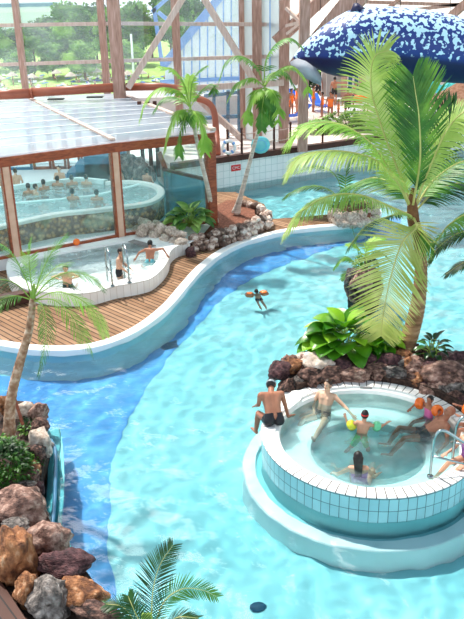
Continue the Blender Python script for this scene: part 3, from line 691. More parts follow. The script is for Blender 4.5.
bars('tie_beam', [(GY(166, 90, 36.2), GY(284, 82.5, 35.5))], .2, .26, 'pale horizontal tie beam behind the slender palms', 'timber_pale')
bars('brace', [(GY(183, -2, 35.6), GY(128, 88, 35.3))], .2, .26, 'diagonal brace rising from the broad column', 'timber_pale', 'brace')
bars('brace', [(GY(203, -3, 36.2), GY(258, 87, 35.6))], .2, .26, 'diagonal brace falling to the slender palm crown', 'timber_pale', 'brace')
bars('brace', [(GY(193, 94, 35.6), GY(243, 140, 34.7))], .2, .24, 'short diagonal brace below the tie beam', 'timber_pale', 'brace')
bars('roof_beam', [(GY(290, 78, 34.6), GY(372, -22, 33.2))], .4, .85, 'wide sloping laminated roof beam behind the free column', 'timber')
bars('roof_beam', [(GY(276, 42, 35.6), GY(332, -10, 36))], .3, .5, 'narrow roof beam above the slender palm', 'timber')
bars('roof_strut', [(GY(286, 8, 35), GY(304, 26, 34.2)), (GY(286, 26, 35), GY(301, 22, 34.2)), (GY(300, 24, 34.2), GY(287, 34, 35))], .1, .12, 'thin steel struts fanning from the column top', 'timber_pale', 'strut')
# roof sheet over the right of the hall
bm = bmesh.new(); q = [GY(284, 62, 46), GY(520, 34, 46), GY(560, -160, 33), GY(284, -160, 33)]
vs = [bm.verts.new(v) for v in q]; bm.faces.new(vs); vs2 = [bm.verts.new(v.co + Vector((0, 0, .06))) for v in vs]; bm.faces.new(vs2[::-1])
struct(build('ceiling', bm, M['corr']), 'pale corrugated sloping ceiling over the terrace', 'ceiling')
for k, (a, b, c, d) in enumerate(((330, 20, 480, 2), (350, 1.5, 480, 5.5), (440, 26, 474, -4), (384, 12, 420, -18))):
    bars('purlin', [(GY(a, b, 38 if k < 2 else 36.5), GY(c, d, 38 if k < 2 else 35))], .14, .15 if k != 2 else .35, ['thin purlin crossing the pale ceiling low', 'thin purlin along the top of the pale ceiling', 'broad rafter over the back of the inflatable', 'short rafter above the inflatable'][k], 'timber', 'beam')
# glazing of the facade
def pane(name, p, label, m, frame=None):
    bm = bmesh.new(); vs = [bm.verts.new(v) for v in p]; bm.faces.new(vs); vs2 = [bm.verts.new(v.co + Vector((0, .02, 0))) for v in vs]; bm.faces.new(vs2[::-1])
    struct(build(name, bm, M[m]), label, 'window')
def wallpane(n, x0, y0, x1, y1, z0, z1, label, m):
    pane('window_%d' % n, [Vector((x0, y0, z0)), Vector((x1, y1, z0)), Vector((x1, y1, z1)), Vector((x0, y0, z1))], label, m)
A = GY(-40, 80, 38.8); B = GY(24.5, 80, 38.6); C = GY(106.5, 80, 38); D = GY(178, 75, 36.9); E_ = GY(243, 130, 37.05); E2 = GY(257.5, 138, 36.4); E3 = GY(283.5, 140, 35.9)
wallpane(11, A.x, A.y, B.x, B.y, 3.2, 9.5, 'hazy pane at the far left of the glazed wall', 'glass')
wallpane(12, B.x, B.y, C.x, C.y, 3.2, 9.5, 'wide hazy pane looking onto the lawn', 'glass')
wallpane(13, C.x, C.y, D.x, D.y, 3.2, 9.5, 'hazy pane behind the rising brace', 'glass')
wallpane(14, D.x, D.y, E_.x, E_.y, 4.2, 9.5, 'hazy pane before the blue framed annex', 'glass')
wallpane(15, E_.x, E_.y, E2.x, E2.y, TZ, 9.5, 'frosted panel between the slim columns', 'frosted')
wallpane(16, E2.x, E2.y, E3.x, E3.y, TZ, 9.5, 'frosted panel right of the slender palm', 'frosted')
wallpane(17, D.x, D.y + .02, E_.x, E_.y + .02, TZ + .2, 3.9, 'clear lower pane behind the curved duct', 'glass')
# small blue verticals on the frosted panel
bars('glazing_bar', [(GY(270, -5, 36.0), GY(270, 84, 36.0))], .05, .05, 'blue upright bar on the frosted panel', 'blue_frame', 'bar')
# lower blue door frames
fr = [(214, 92, 214, 141), (228, 90, 228, 141), (239, 88, 239, 141), (204, 96, 240, 92), (204, 118, 240, 116)]
bars('door_1', [(GY(a, b, 37.4), GY(c, d, 37.4)) for a, b, c, d in fr], .16, .16, 'dark blue framed glazed doors behind the lifebuoy', 'blue_dark', 'door')
# blue framed annex
yA = 43.
bars('annex_frame', [(GY(232, -18, yA), GY(163, 66, yA))], .3, .42, 'bright blue sloping frame of the outdoor annex', 'blue_frame')
bars('annex_frame', [(GY(154, 8, yA), GY(163, 70, yA)), (GY(152, 12, yA), GY(172, -6, yA)), (GY(158, 12, yA), GY(170, 22, yA))], .14, .2, 'thin blue upright frame of the outdoor annex', 'blue_frame')
bm = bmesh.new(); vs = [bm.verts.new(GY(x, y, yA + .1)) for x, y in ((165, 66), (232, -16), (300, -16), (300, 88), (165, 96))]; bm.faces.new(vs)
vs2 = [bm.verts.new(v.co + Vector((0, .03, 0))) for v in vs]; bm.faces.new(vs2[::-1])
struct(build('wall_annex', bm, M['frosted']), 'pale translucent side of the blue framed annex', 'wall')
for k in range(9):
    x = 176 + 7.9 * k; ytop = max(-10, 66 - (x - 165) * 1.21)
    bars('annex_bar', [(GY(x, ytop, yA), GY(x, 92, yA))], .07, .07, 'thin blue upright bar of the annex wall', 'blue_frame', 'bar')
bars('annex_sill', [(GY(160, 82, yA - .1), GY(245, 78, yA - .1))], .2, .2, 'blue sill along the annex wall', 'blue_frame')
# brown ducts
du = root('duct', GY(0, 95, 35.4), 'long brown round duct lying along the glasshouse roof', 'duct')
bm = bmesh.new(); tube(bm, [GY(-20, 95.8, 35.4), GY(32, 93.3, 35.4)], .215, 18); build('pipe', bm, M['tube'], du, True)
bm = bmesh.new(); tube(bm, [GY(32, 92.6, 35.4), GY(113, 87.6, 35.4)], .2, 18); build('pipe', bm, M['tube'], du, True)
bm = bmesh.new(); tube(bm, [GY(31.2, 93.0, 35.4), GY(33.2, 92.9, 35.4)], .24, 18); build('flange', bm, M['tube'], du, True)
d2 = root('duct', GY(127, 86, 35.8), 'short brown duct behind the palm running right of the broad column', 'duct')
bm = bmesh.new(); tube(bm, [GY(126, 87, 35.6), GY(160, 86.5, 35.6), GY(192, 91, 35.2)], .17, 18); build('pipe', bm, M['tube'], d2, True)
d3 = root('duct', G(216, 160, TZ), 'curved brown duct bending down beside the lifebuoy', 'duct')
bm = bmesh.new(); tube(bm, bez([GY(196, 98, 34.9), GY(207, 102, 34.8), GY(213.5, 110, 34.6), GY(216, 128, 34.4), GY(217.5, 154, 33.2)], 14), .14, 18); build('pipe', bm, M['tube'], d3, True)
for k, (x, y) in enumerate(((56, 99), (95, 97))):
    bm = bmesh.new(); p = GY(x, y, 34.6); box(bm, p, (.7, .3, .05)); tag(build('duct_cradle', bm, M['rubber']), ['dark cradle under the brown duct over the roof middle', 'dark cradle under the brown duct near the broad column'][k], 'bracket')
# ================================================================== round whirlpool tub
TC = Vector((2.47, 12.14)); TR = 1.97; TZR = .5
def cw(r, n=120): return circle(TC, r, n)[::-1]       # clockwise: sweep offset points outward with +
def csweep(name, r, prof, m, label, n=120):
    # profile given as (radius, z)
    path = circle(TC, r, n); o = sweep(name, path, [(p[0] - r, p[1]) for p in prof], M[m], closed=True); return struct(o, label, 'whirlpool')
csweep('wall_tub', TR, [(TR, -.02), (TR, TZR - .03), ], 'tile_wall', 'pale turquoise tiled outer wall of the round whirlpool')
csweep('wall_tub_base', TR, [(TR - .004, FLOOR_Z), (TR - .004, -.015)], 'floor_pool', 'plain turquoise underwater base of the round whirlpool')
csweep('tub_rim', TR, [(TR + .005, TZR - .035), (TR + .012, TZR - .012), (TR - .005, TZR), (TR - .25, TZR)], 'tile_rim', 'white tiled rim of the round whirlpool')
csweep('tub_lip', TR, [(TR - .25, TZR), (TR - .255, TZR - .04), (TR - .31, TZR - .06), (TR - .34, TZR - .12), (TR - .34, .12)], 'white', 'smooth white inner lip of the round whirlpool')
csweep('tub_bench', 1.5, [(TR - .33, .13), (TR - .35, .1), (1.12, .1), (1.06, .07), (1.0, -.3)], 'tub_in', 'pale underwater bench ring inside the whirlpool')
o = prism('tub_floor', [tuple(p) for p in circle(TC, 1.3, 64)], -.5, -.15, M['tub_floor']); struct(o, 'pale turquoise floor of the whirlpool', 'floor')
o = meshobj('tub_water', [(p.x, p.y, TZR - .13) for p in circle(TC, TR - .335, 96)], [tuple(range(96))], M['water_tub']); struct(o, 'bubbling clear water of the round whirlpool', 'water')
csweep('step_shelf', TR + .1, [(TR, -.56), (TR + .11, -.56)], 'floor_pool', 'turquoise shelf between whirlpool wall and white step')
csweep('underwater_step', TR + .2, [(TR + .1, -.56), (TR + .12, -.47), (TR + .36, -.47), (TR + .38, -.50), (TR + .40, FLOOR_Z)], 'ledge', 'white underwater step ringing the whirlpool')
# back row tiles inside the rim and a vent
for k, (a, lab) in enumerate(((82, 'dark vent slot in the back rim of the whirlpool'),)):
    an = math.radians(a); p = Vector((TC.x + (TR - .26) * math.cos(an), TC.y + (TR - .26) * math.sin(an), TZR - .035)); bm = bmesh.new()
    box(bm, p, (.24, .03, .05), an - PI / 2); tag(build('vent_slot', bm, M['vent']), lab, 'vent')
# white slab at the seated man's place
pl = [G(x, y, TZR + .01) for x, y in ((284, 392), (306, 389), (300, 400), (289, 409), (279, 407))]
struct(prism('seat_slab', [tuple(p.to_2d()) for p in pl], -.3, TZR + .012, M['white']), 'white slab widening the whirlpool rim beside the rocks', 'slab')

# ladder rails
def rail(base, zb, label, dirv, outer=.68, low=-.47):
    b = Vector((base.x, base.y, zb)); t = root('handrail', b, label, 'handrail', None)
    d = Vector((dirv.x, dirv.y, 0)).normalized()
    bm = bmesh.new(); top = 1.35
    pts = [b, b + Vector((0, 0, top - .55)), b + Vector((0, 0, top - zb - .12)) + d * .02, b + Vector((0, 0, top - zb)) + d * .14, b + d * (outer - .2) + Vector((0, 0, 1.12 - zb)), b + d * (outer) + Vector((0, 0, .95 - zb)), b + d * (outer + .04) + Vector((0, 0, .3 - zb)), b + d * (outer + .06) + Vector((0, 0, low - zb))]
    pts[1] = b + Vector((0, 0, .5))
    tube(bm, bez(pts, 40), .024, 12); build('rail_tube', bm, M['steel'], t, True)
    bm = bmesh.new(); tube(bm, [b + Vector((0, 0, .42)) , b + d * outer + Vector((0, 0, .2))], .019, 10); build('cross_bar', bm, M['steel'], t, True)
    bm = bmesh.new(); tube(bm, [b, b + Vector((0, 0, .03))], .055, 16); build('flange', bm, M['steel'], t, True)
    bm = bmesh.new(); tube(bm, [b + d * (outer + .06) + Vector((0, 0, low - zb)), b + d * (outer + .06) + Vector((0, 0, low - zb + .1))], .06, 12); build('rubber_foot', bm, M['rubber'], t, True)
    return t
b1, b2 = G(430, 477, .44), G(452, 463, .44)
od = Vector((1, .02, 0))
rail(b1, .44, 'front steel handrail over the whirlpool rim, nearer the camera', od)
rail(b2, .44, 'rear steel handrail over the whirlpool rim beside the child in purple', od)
# ladder treads outside the rim
for k, zz in enumerate((.12, -.22)):
    bm = bmesh.new(); p = (b1 + b2) / 2 + od.normalized() * .72; box(bm, (p.x, p.y, zz), (.16, (b2 - b1).length, .04), math.atan2((b2 - b1).y, (b2 - b1).x) - PI / 2)
    tag(build('ladder_tread', bm, M['steel']), ['upper step of the whirlpool ladder', 'lower underwater step of the whirlpool ladder'][k], 'step')

# ================================================================== rock island behind the tub
IB = 0.62
isl = [(1.3, 13.75), (1.15, 14.2), (1.35, 14.85), (1.9, 15.5), (3.2, 15.7), (4.4, 15.3), (5.3, 14.4), (5.9, 13.2), (5.9, 12.4)]
arc = [(TC.x + (TR + .02) * math.cos(a), TC.y + (TR + .02) * math.sin(a)) for a in [math.radians(x) for x in range(10, 136, 9)]]
o = prism('island_base', isl + arc, FLOOR_Z, IB, M['soil']); struct(o, 'dark soil mound of the rock island behind the whirlpool', 'island')
# rocks given by pixel centre, world z, width and height in pixels
def prock(px, py, z, w, h, m, label, seed=None, group=None, depth=None, rz=None, **k):
    p = G(px, py, z); d = (p - Vector((0, 0, CAM_H))).length; s = d / F_PX
    w *= k.pop('grow', 1.); h *= 1.
    return rock(p, (w * s, (depth or (w + h) / 2 * .9) * s, h * s * 1.05), M[m], label, seed, rz if rz is not None else rnd.uniform(-.4, .4), group=group, **k)
isr = [(292, 372, .5, 22, 30, 'rock_brown', 'tall brown rock at the tip of the island nearest the seated man'),
 (302, 388, .3, 22, 16, 'rock_brown', 'brown rock at the foot of the island by the white slab'),
 (303, 362, .7, 24, 18, 'rock_pale', 'pale tan rock on the island end beside the broad leaves'),
 (317, 364, .75, 26, 20, 'rock_pale', 'pale rock with a dark hollow under the broad leaved plant'),
 (311, 378, .6, 20, 15, 'rock_brown', 'brown rock between tub rim and hollow pale rock'),
 (330, 375, .62, 26, 14, 'rock_brown', 'long brown rock low behind the tub rim below the broad leaves'),
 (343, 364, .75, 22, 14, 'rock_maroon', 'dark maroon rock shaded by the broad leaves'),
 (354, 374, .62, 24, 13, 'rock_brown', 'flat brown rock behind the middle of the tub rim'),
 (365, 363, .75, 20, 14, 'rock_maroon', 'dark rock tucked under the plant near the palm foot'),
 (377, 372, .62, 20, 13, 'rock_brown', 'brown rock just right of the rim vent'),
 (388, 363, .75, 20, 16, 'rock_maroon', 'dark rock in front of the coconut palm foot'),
 (396, 375, .6, 22, 13, 'rock_grey', 'long grey rock lying along the back rim'),
 (403, 357, .8, 16, 12, 'rock_orange', 'small reddish rock at the coconut palm foot'),
 (410, 366, .7, 16, 13, 'rock_orange', 'reddish orange rock right of the palm foot'),
 (420, 370, .66, 16, 14, 'rock_orange', 'squarish orange rock above the back right rim'),
 (418, 382, .56, 14, 12, 'rock_orange', 'small orange block touching the back right rim'),
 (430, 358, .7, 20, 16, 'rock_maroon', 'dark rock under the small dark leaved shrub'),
 (415, 352, .8, 14, 12, 'rock_brown', 'brown rock between palm foot and small shrub'),
 (444, 380, .6, 44, 32, 'rock_brown', 'large dark boulder at the right end of the island'),
 (434, 372, .66, 20, 16, 'rock_brown', 'brown rock left of the large dark boulder'),
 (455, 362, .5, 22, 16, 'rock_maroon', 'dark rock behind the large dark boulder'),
 (462, 397, .45, 26, 22, 'rock_grey', 'grey boulder cut by the picture edge behind the armbands'),
 (429, 391, .5, 16, 10, 'rock_brown', 'small brown rock against the rim above the girl in pink'),
 (330, 354, .8, 18, 12, 'rock_brown', 'brown rock hidden among the broad leaves'),
 (378, 352, .85, 16, 12, 'rock_brown', 'brown rock left of the coconut palm foot')]
for k in range(17):
    an = math.radians(14 + k * 7.2); rr_ = TR + .2; sz = .30 + .1 * rnd.random()
    rock((TC.x + rr_ * math.cos(an), TC.y + rr_ * math.sin(an), .52), (sz * 1.25, sz * .8, sz), M[('rock_brown', 'rock_maroon', 'rock_brown', 'rock_grey')[k % 4]], 'low edging rock pressed against the back rim of the whirlpool', group='edging rocks behind the whirlpool rim', rz=an - PI / 2)
for k in range(15):
    an = math.radians(20 + k * 7.6); rr_ = TR + .55; sz = .42 + .12 * rnd.random()
    rock((TC.x + rr_ * math.cos(an), TC.y + rr_ * math.sin(an), .70), (sz * 1.15, sz * .9, sz * .85), M[('rock_brown', 'rock_grey', 'rock_brown', 'rock_orange', 'rock_maroon')[k % 5]], 'second tier rock of the wall behind the whirlpool rim', group='second tier rocks behind the whirlpool', rz=an - PI / 2)
for a in isr:
    g_ = 1. if a[0] < 305 or a[3] > 30 else 1.25; prock(*a[:3], a[3] * g_, a[4] * g_, *a[5:])

# ================================================================== left foreground island
LB = .25
lo = [(-60, 395), (10, 400), (32, 402), (46, 418), (48, 445), (42, 470), (40, 500), (50, 520), (60, 545), (82, 565), (100, 590), (108, 640), (60, 700), (-60, 700)]
lo_w = [tuple(G(x, y, LB).to_2d()) for x, y in lo]
struct(prism('bed_base', lo_w, FLOOR_Z, LB, M['soil']), 'red brown soil bed at the left edge of the pool', 'bed')
lrk = [(5, 405, .55, 16, 18, 'rock_orange', 'orange white rock behind the leaning palm trunk'),
 (24, 411, .55, 20, 16, 'rock_pale', 'pale angular rock right of the leaning trunk'),
 (39, 413, .5, 19, 19, 'rock_brown', 'pinkish brown rock at the water corner of the left bed'),
 (41, 425, .48, 16, 13, 'rock_brown', 'small round pinkish rock below the corner rock'),
 (11, 436, .5, 11, 10, 'rock_pale', 'small pale stone beside the trunk foot'),
 (41, 443, .5, 22, 28, 'rock_pale', 'large pale rock on the left pool edge'),
 (33, 455, .5, 25, 18, 'rock_brown', 'smooth brown rock below the large pale rock'),
 (34, 468, .45, 15, 14, 'rock_orange', 'tan round rock beside the green shrub'),
 (31, 477, .42, 17, 13, 'rock_brown', 'purple brown rock under the tan round rock'),
 (28, 486, .4, 20, 10, 'rock_grey', 'flat grey stone at the shrub foot'),
 (40, 488, .4, 10, 12, 'rock_maroon', 'small dark stone beside the flat grey stone'),
 (21, 508, .4, 50, 36, 'rock_brown', 'broad flat brown boulder at the left edge of the pool'),
 (16, 525, .5, 28, 11, 'rock_grey', 'thin dark slab lying under the broad flat boulder'),
 (17, 560, .5, 38, 60, 'rock_orange', 'tall upright orange brown boulder at the left frame edge'),
 (48, 541, .38, 38, 36, 'rock_brown', 'rounded brown boulder right of the tall orange boulder'),
 (66, 566, .38, 52, 25, 'rock_maroon', 'rough dark maroon rock pointing over the water'),
 (28, 592, .42, 22, 34, 'rock_orange', 'reddish rock below the tall orange boulder'),
 (50, 601, .42, 40, 40, 'rock_grey', 'grey cracked boulder near the bottom left corner'),
 (82, 593, .38, 42, 30, 'rock_orange', 'ochre boulder with dark streaks beside the grey boulder'),
 (97, 612, .35, 44, 18, 'rock_brown', 'flat pinkish rock at the bottom by the small palm'),
 (58, 585, .2, 26, 20, 'rock_maroon', 'dark rock wedged behind the grey boulder')]
for a in lrk: prock(*a, rough=.3)
# turquoise side wall and blue rail
pth = smooth2([G(x, y, -.02) for x, y in [(45, 430), (47, 452), (47.5, 480), (46, 505), (44, 530), (56, 560)]], 20)
o = sweep('wall_bed', pth, [(-.3, .0), (-.1, -.06), (0, -.12), (.08, -.5), (.10, FLOOR_Z)], M['bed_side']); struct(o, 'pale turquoise submerged wall under the left rocks', 'wall')
bm = bmesh.new(); tube(bm, bez([G(51, 440, .25), G(55, 450, .2), G(55.5, 470, .15), G(54.5, 500, .12), G(52.5, 524, .1), G(52, 540, -.1)], 20), .035, 10)
tag(build('blue_handrail', bm, M['blue_dark']), 'dark blue rail running along the water beside the left rocks', 'rail')
p = G(52, 445, .25); bm = bmesh.new(); ellipsoid(bm, p, (.05, .05, .06)); tag(build('rail_knob', bm, M['rock_grey']), 'small grey end fitting of the blue rail', 'fitting')
# boardwalk corner bottom left
a_, b_ = G(-40, 570, .45), G(44, 640, .45)
bw = [G(-60, 560, .4), G(0, 580, .4), G(40, 640, .4), G(-60, 700, .4)]
struct(prism('boardwalk', [tuple(p.to_2d()) for p in bw], .26, .4, M['boardwalk']), 'dark reddish plank walkway in the bottom left corner', 'boardwalk')
bm = bmesh.new(); pa_, pb_ = G(14, 400, .95), G(23, 425, .5); bar(bm, pa_ + Vector((0, 0, .15)), pb_, .05, .04); tag(build('wooden_stake', bm, M['timber_red']), 'reddish wooden stake beside the leaning palm trunk', 'stake')

# ================================================================== planter with cobbles (middle) 
PB = .45
po = [(141, 238), (150, 240), (172, 246), (190, 249), (215, 243), (240, 236), (257, 229), (267, 222), (262, 210), (250, 203), (230, 203), (206, 214), (190, 222), (165, 224), (148, 228)]
pw = [G(x, y, DZ + .1).to_2d() for x, y in po]; pc_ = sum(pw, Vector((0, 0))) / len(pw); pw = [p + (pc_ - p).normalized() * .42 + Vector((0, .1)) for p in pw]
struct(prism('planter_bed', [tuple(p) for p in pw], DZ - .02, DZ + .30, M['terracotta']), 'bark covered planting bed on the deck peninsula', 'planter')
def rock_ring(path, layers, size, m, labels, group, z0, jitter=.3, inset=.1):
    pts = bez([Vector((p[0], p[1], 0)) for p in path], 200); L = sum((b - a).length for a, b in zip(pts, pts[1:]))
    k = 0
    for l in range(layers):
        s = 0; n = max(3, int(L / (size * .82)))
        for i in range(n):
            u = (i + (l % 2) * .5 + rnd.uniform(-.15, .15)) / n * 200; q = pts[max(0, min(199, int(u)))]
            sz = size * rnd.uniform(.75, 1.2)
            rock((q.x + rnd.uniform(-.04, .04), q.y + l * inset + rnd.uniform(-.04, .04), z0 + size * (.35 + .62 * l)), (sz * 1.1, sz, sz * .9), M[m], labels, group=group, sub=3)
w = lambda L, z: [G(x, y, z) for x, y in L]
rock_ring(w([(141, 238), (152, 243), (172, 249), (186, 252)], DZ + .1), 2, .36, 'rock_pale', 'whitish rock in the pale left end of the planter wall', 'pale rocks around the planter', PZ - .12, inset=.22)
rock_ring(w([(190, 250), (215, 245), (240, 238), (257, 231), (268, 225)], DZ + .1), 3, .27, 'rock_cobble', 'brown cobble in the dry stone planter wall on the deck', 'cobbles of the planter wall', DZ, inset=.1)
rock_ring(w([(268, 222), (266, 214), (256, 208), (244, 206)], DZ + .3), 2, .28, 'rock_cobble', 'rounded grey brown cobble at the far right end of the planter', 'cobbles at the planter end', DZ + .1, inset=.05)
rock_ring(w([(141, 234), (150, 228), (166, 226)], PZ + .1), 1, .36, 'rock_pale', 'whitish rock behind the pale left end of the planter', 'pale rocks at the back of the planter', PZ, inset=.1)
rock((G(191, 253, .2)), (.42, .36, .4), M['rock_maroon'], 'dark brown rock where the planter meets the white tiled wall', 3)
# tip planter (small) and pot island
struct(prism('planter_mound', [tuple(G(x, y, .3).to_2d()) for x, y in [(333, 219), (350, 222), (370, 219), (375, 212), (366, 206), (345, 206), (335, 211)]], DZ - .02, .5, M['terracotta']), 'small bark mound on the tip of the deck peninsula', 'planter')
rock_ring(w([(331, 217), (338, 222), (352, 224), (366, 221), (376, 215), (374, 209)], DZ + .1), 2, .34, 'rock_pale', 'pale cobble around the small planter at the deck tip', 'cobbles at the deck tip', DZ, inset=.1)
pot_px = [(348, 296), (356, 302), (372, 301), (380, 292), (376, 284), (352, 284)]
for k, (x, y, z, ww, hh, mm) in enumerate([(357, 288, .35, 20, 30, 'rock_brown'), (370, 290, .35, 22, 28, 'rock_brown'), (362, 281, .9, 22, 20, 'rock_brown'), (352, 277, .9, 13, 18, 'rock_grey'), (374, 280, .8, 16, 16, 'rock_maroon')]):
    prock(x, y, z, ww, hh, mm, ['tall brown front rock of the small water island with ferns', 'brown right rock of the small water island behind the hanging frond', 'top rock of the small water island holding the fern palm', 'grey upper left rock of the small water island', 'dark upper right rock of the small water island'][k], sub=4)
struct(prism('island_pot_base', [tuple(G(x, y, 0).to_2d()) for x, y in pot_px], FLOOR_Z, .5, M['soil']), 'soil core of the small water island', 'island')

# ================================================================== plants
def frond(parent, pts, L, w, mats, droop=.25, n=60, nrm=None, name='frond', base=.1, prof='coco', fold=.35, rr=.022, rm='rachis', seed=0, ang=(35, 22), curl=.0, jit=.1, lift=.0):
    """a pinnate frond: folded leaflets either side of a curved rib"""
    r = random.Random(seed * 13 + 5); path = bez(pts, 40); verts, faces = [], []
    nrm = Vector(nrm) if nrm is not None else Vector((0, 0, 1))
    for i in range(n):
        t = base + (1 - base) * (i + .5) / n; k = t * 40; a = int(min(k, 39)); P = path[a].lerp(path[a + 1], k - a)
        T = (path[min(a + 2, 40)] - path[max(a - 1, 0)]).normalized(); S = T.cross(nrm)
        if S.length < .1: S = T.cross(Vector((0, 1, .2)))
        S.normalize(); U = S.cross(T).normalized()
        if prof == 'coco': ll = L * (min(1, .45 + (t - base) * 2.2) if t < .45 else 1 - .62 * ((t - .45) / .55) ** 1.5)
        else: ll = L * (.55 + .45 * math.sin(PI * min(1, t * .9 + .1)))
        for sg in (-1, 1):
            al = math.radians(ang[0] + (1 - t) * ang[1] + r.uniform(-4, 4)); l2 = ll * r.uniform(1 - jit, 1 + jit * .5)
            d = (S * sg * math.sin(al) + T * math.cos(al) + U * (lift + r.uniform(-.08, .08))).normalized()
            side = T * .9 - d * d.dot(T); side = (T - d * T.dot(d)).normalized()
            up = d.cross(side).normalized()
            if up.z < 0 and abs(nrm.z) > .5: up = -up
            b0 = len(verts); q = P.copy(); dd = d.copy(); seg = 4
            for s in range(seg + 1):
                u = s / seg; ww = w * (1 - .0 * u) * (.55 + 1.1 * u if u < .4 else 1) * (1 - max(0, (u - .4) / .6) ** 1.6) * .5 + .0015
                verts += [q - side * ww - up * ww * fold, q.copy(), q + side * ww - up * ww * fold]
                dd = (dd + Vector((0, 0, -1)) * droop * (.35 + .65 * u) * .8 + (T * curl)).normalized(); q = q + dd * l2 / seg
            for s in range(seg):
                for c in (0, 1): o_ = b0 + s * 3 + c; faces.append((o_, o_ + 1, o_ + 4, o_ + 3))
    f = meshobj(name, verts, faces, M[mats], parent, True)
    bm = bmesh.new(); tube(bm, path, [rr * (1 - .8 * i / 40) for i in range(41)], 6); rb = build('rib', bm, M[rm], f, True)
    rb.matrix_parent_inverse = parent.matrix_world.copy() if False else Matrix.Identity(4)
    return f
def trunk(parent, pts, r0, r1, m, seg=14, n=40, rings=0., name='trunk', flare=0.):
    bm = bmesh.new(); path = bez(pts, n); rad = []
    for i in range(n + 1):
        t = i / n; rad.append((r0 + (r1 - r0) * t + flare * math.exp(-t * 12)) * (1 + rings * (i % 2)))
    tube(bm, path, rad, seg); return build(name, bm, M[m], parent, True)
def FP(lst, y): return [GY(px, py, y + dy) for px, py, dy in lst]

# --- big coconut palm
base = G(402, 352, .7); cp = root('coconut_palm', base, 'large coconut palm with a curved trunk rising from the rock island', 'palm tree')
Y0 = 15.2
tp = [base + Vector((0, 0, -.2)), GY(414, 322, Y0 - .2), GY(420, 288, Y0 - .1), GY(420.5, 255, Y0), GY(415, 222, Y0)]
tp[0] = Vector((GY(399, 352, 14.7).x, 14.7, .45))
trunk(cp, tp, .185, .10, 'trunk_palm', 16, 64, .05, flare=.10)
bm = bmesh.new(); tube(bm, bez(FP([(415, 232, 0), (413, 216, 0), (412, 200, 0), (413, 188, 0)], Y0), 8), [.1, .115, .125, .12, .11, .09, .07, .05, .03], 12); build('fibre_sheath', bm, M['husk'], cp, True)
cf = [
 (FP([(413, 205, -.1), (420, 160, -.2), (419, 118, -.2), (416, 96, -.2), (413, 76, -.2)], Y0), .98, .055, 'frond_fan', .03, 62, (0, -1, .05), (30, 16)),
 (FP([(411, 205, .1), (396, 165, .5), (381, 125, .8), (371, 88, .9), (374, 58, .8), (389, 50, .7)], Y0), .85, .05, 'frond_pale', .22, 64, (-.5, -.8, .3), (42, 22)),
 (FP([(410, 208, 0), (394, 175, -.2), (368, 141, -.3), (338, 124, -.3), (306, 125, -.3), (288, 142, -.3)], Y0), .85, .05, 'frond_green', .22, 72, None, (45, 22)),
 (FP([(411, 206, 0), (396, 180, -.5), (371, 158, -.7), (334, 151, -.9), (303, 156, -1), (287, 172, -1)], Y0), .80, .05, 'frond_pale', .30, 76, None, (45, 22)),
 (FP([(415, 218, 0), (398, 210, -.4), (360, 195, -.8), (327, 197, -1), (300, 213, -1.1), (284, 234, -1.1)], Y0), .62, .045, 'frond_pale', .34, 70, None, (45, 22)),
 (FP([(414, 218, -.1), (416, 228, -.45), (402, 243, -.8), (390, 280, -1), (383, 316, -.95), (381, 336, -.9)], Y0), 1.0, .046, 'frond_yellow', .05, 62, (-.25, -1, .35), (50, 14)),
 (FP([(416, 220, 0), (432, 243, -.3), (450, 224, -.5), (475, 212, -.6), (505, 222, -.7)], Y0), .8, .05, 'frond_mid', .35, 56, None, (45, 22)),
 (FP([(415, 205, 0), (431, 165, -.2), (446, 132, -.3), (464, 112, -.4), (490, 104, -.4), (530, 116, -.4)], Y0), .8, .055, 'frond_pale', .35, 70, (-.2, -.3, .9), (42, 20)),
 (FP([(416, 206, .1), (436, 178, .4), (470, 160, .6), (520, 168, .6)], Y0), .9, .055, 'frond_mid', .28, 66, None, (45, 22)),
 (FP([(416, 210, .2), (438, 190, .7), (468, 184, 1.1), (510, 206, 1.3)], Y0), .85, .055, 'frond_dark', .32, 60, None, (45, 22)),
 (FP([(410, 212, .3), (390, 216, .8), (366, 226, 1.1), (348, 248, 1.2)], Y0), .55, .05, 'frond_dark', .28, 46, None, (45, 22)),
 (FP([(412, 206, .3), (396, 186, .9), (372, 178, 1.4), (344, 188, 1.7)], Y0), .8, .055, 'frond_mid', .28, 56, None, (45, 22)),
 (FP([(412, 204, .2), (400, 168, .9), (396, 128, 1.4), (388, 96, 1.6), (372, 82, 1.7)], Y0), .9, .055, 'frond_green', .1, 66, (-.2, -1, .2), (38, 20)),
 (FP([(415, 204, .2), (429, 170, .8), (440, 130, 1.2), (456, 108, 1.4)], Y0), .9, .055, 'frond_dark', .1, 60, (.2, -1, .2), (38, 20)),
]
for k, (p, L, ww, mm, dr, n, nr, an) in enumerate(cf):
    frond(cp, p, L, ww * .62, mm, dr * 1.25, int(n * 1.45), nr, seed=k, ang=an, rr=.026, rm='rachis' if k != 12 else 'rachis_green')
# neighbouring dark palm fan coming in from the right
rp_ = root('feather_palm', G(500, 300, .2), 'dark feathery palm reaching in at the right edge below the coconut palm', 'palm tree')
frond(rp_, FP([(520, 262, 0), (488, 236, 0), (462, 232, 0), (440, 246, 0), (428, 262, 0)], 15.5), .5, .05, 'frond_dark', .3, 34, seed=31)
frond(rp_, FP([(520, 268, 0), (488, 262, 0), (466, 262, 0), (446, 274, 0)], 15.5), .45, .05, 'frond_dark', .3, 30, seed=32)

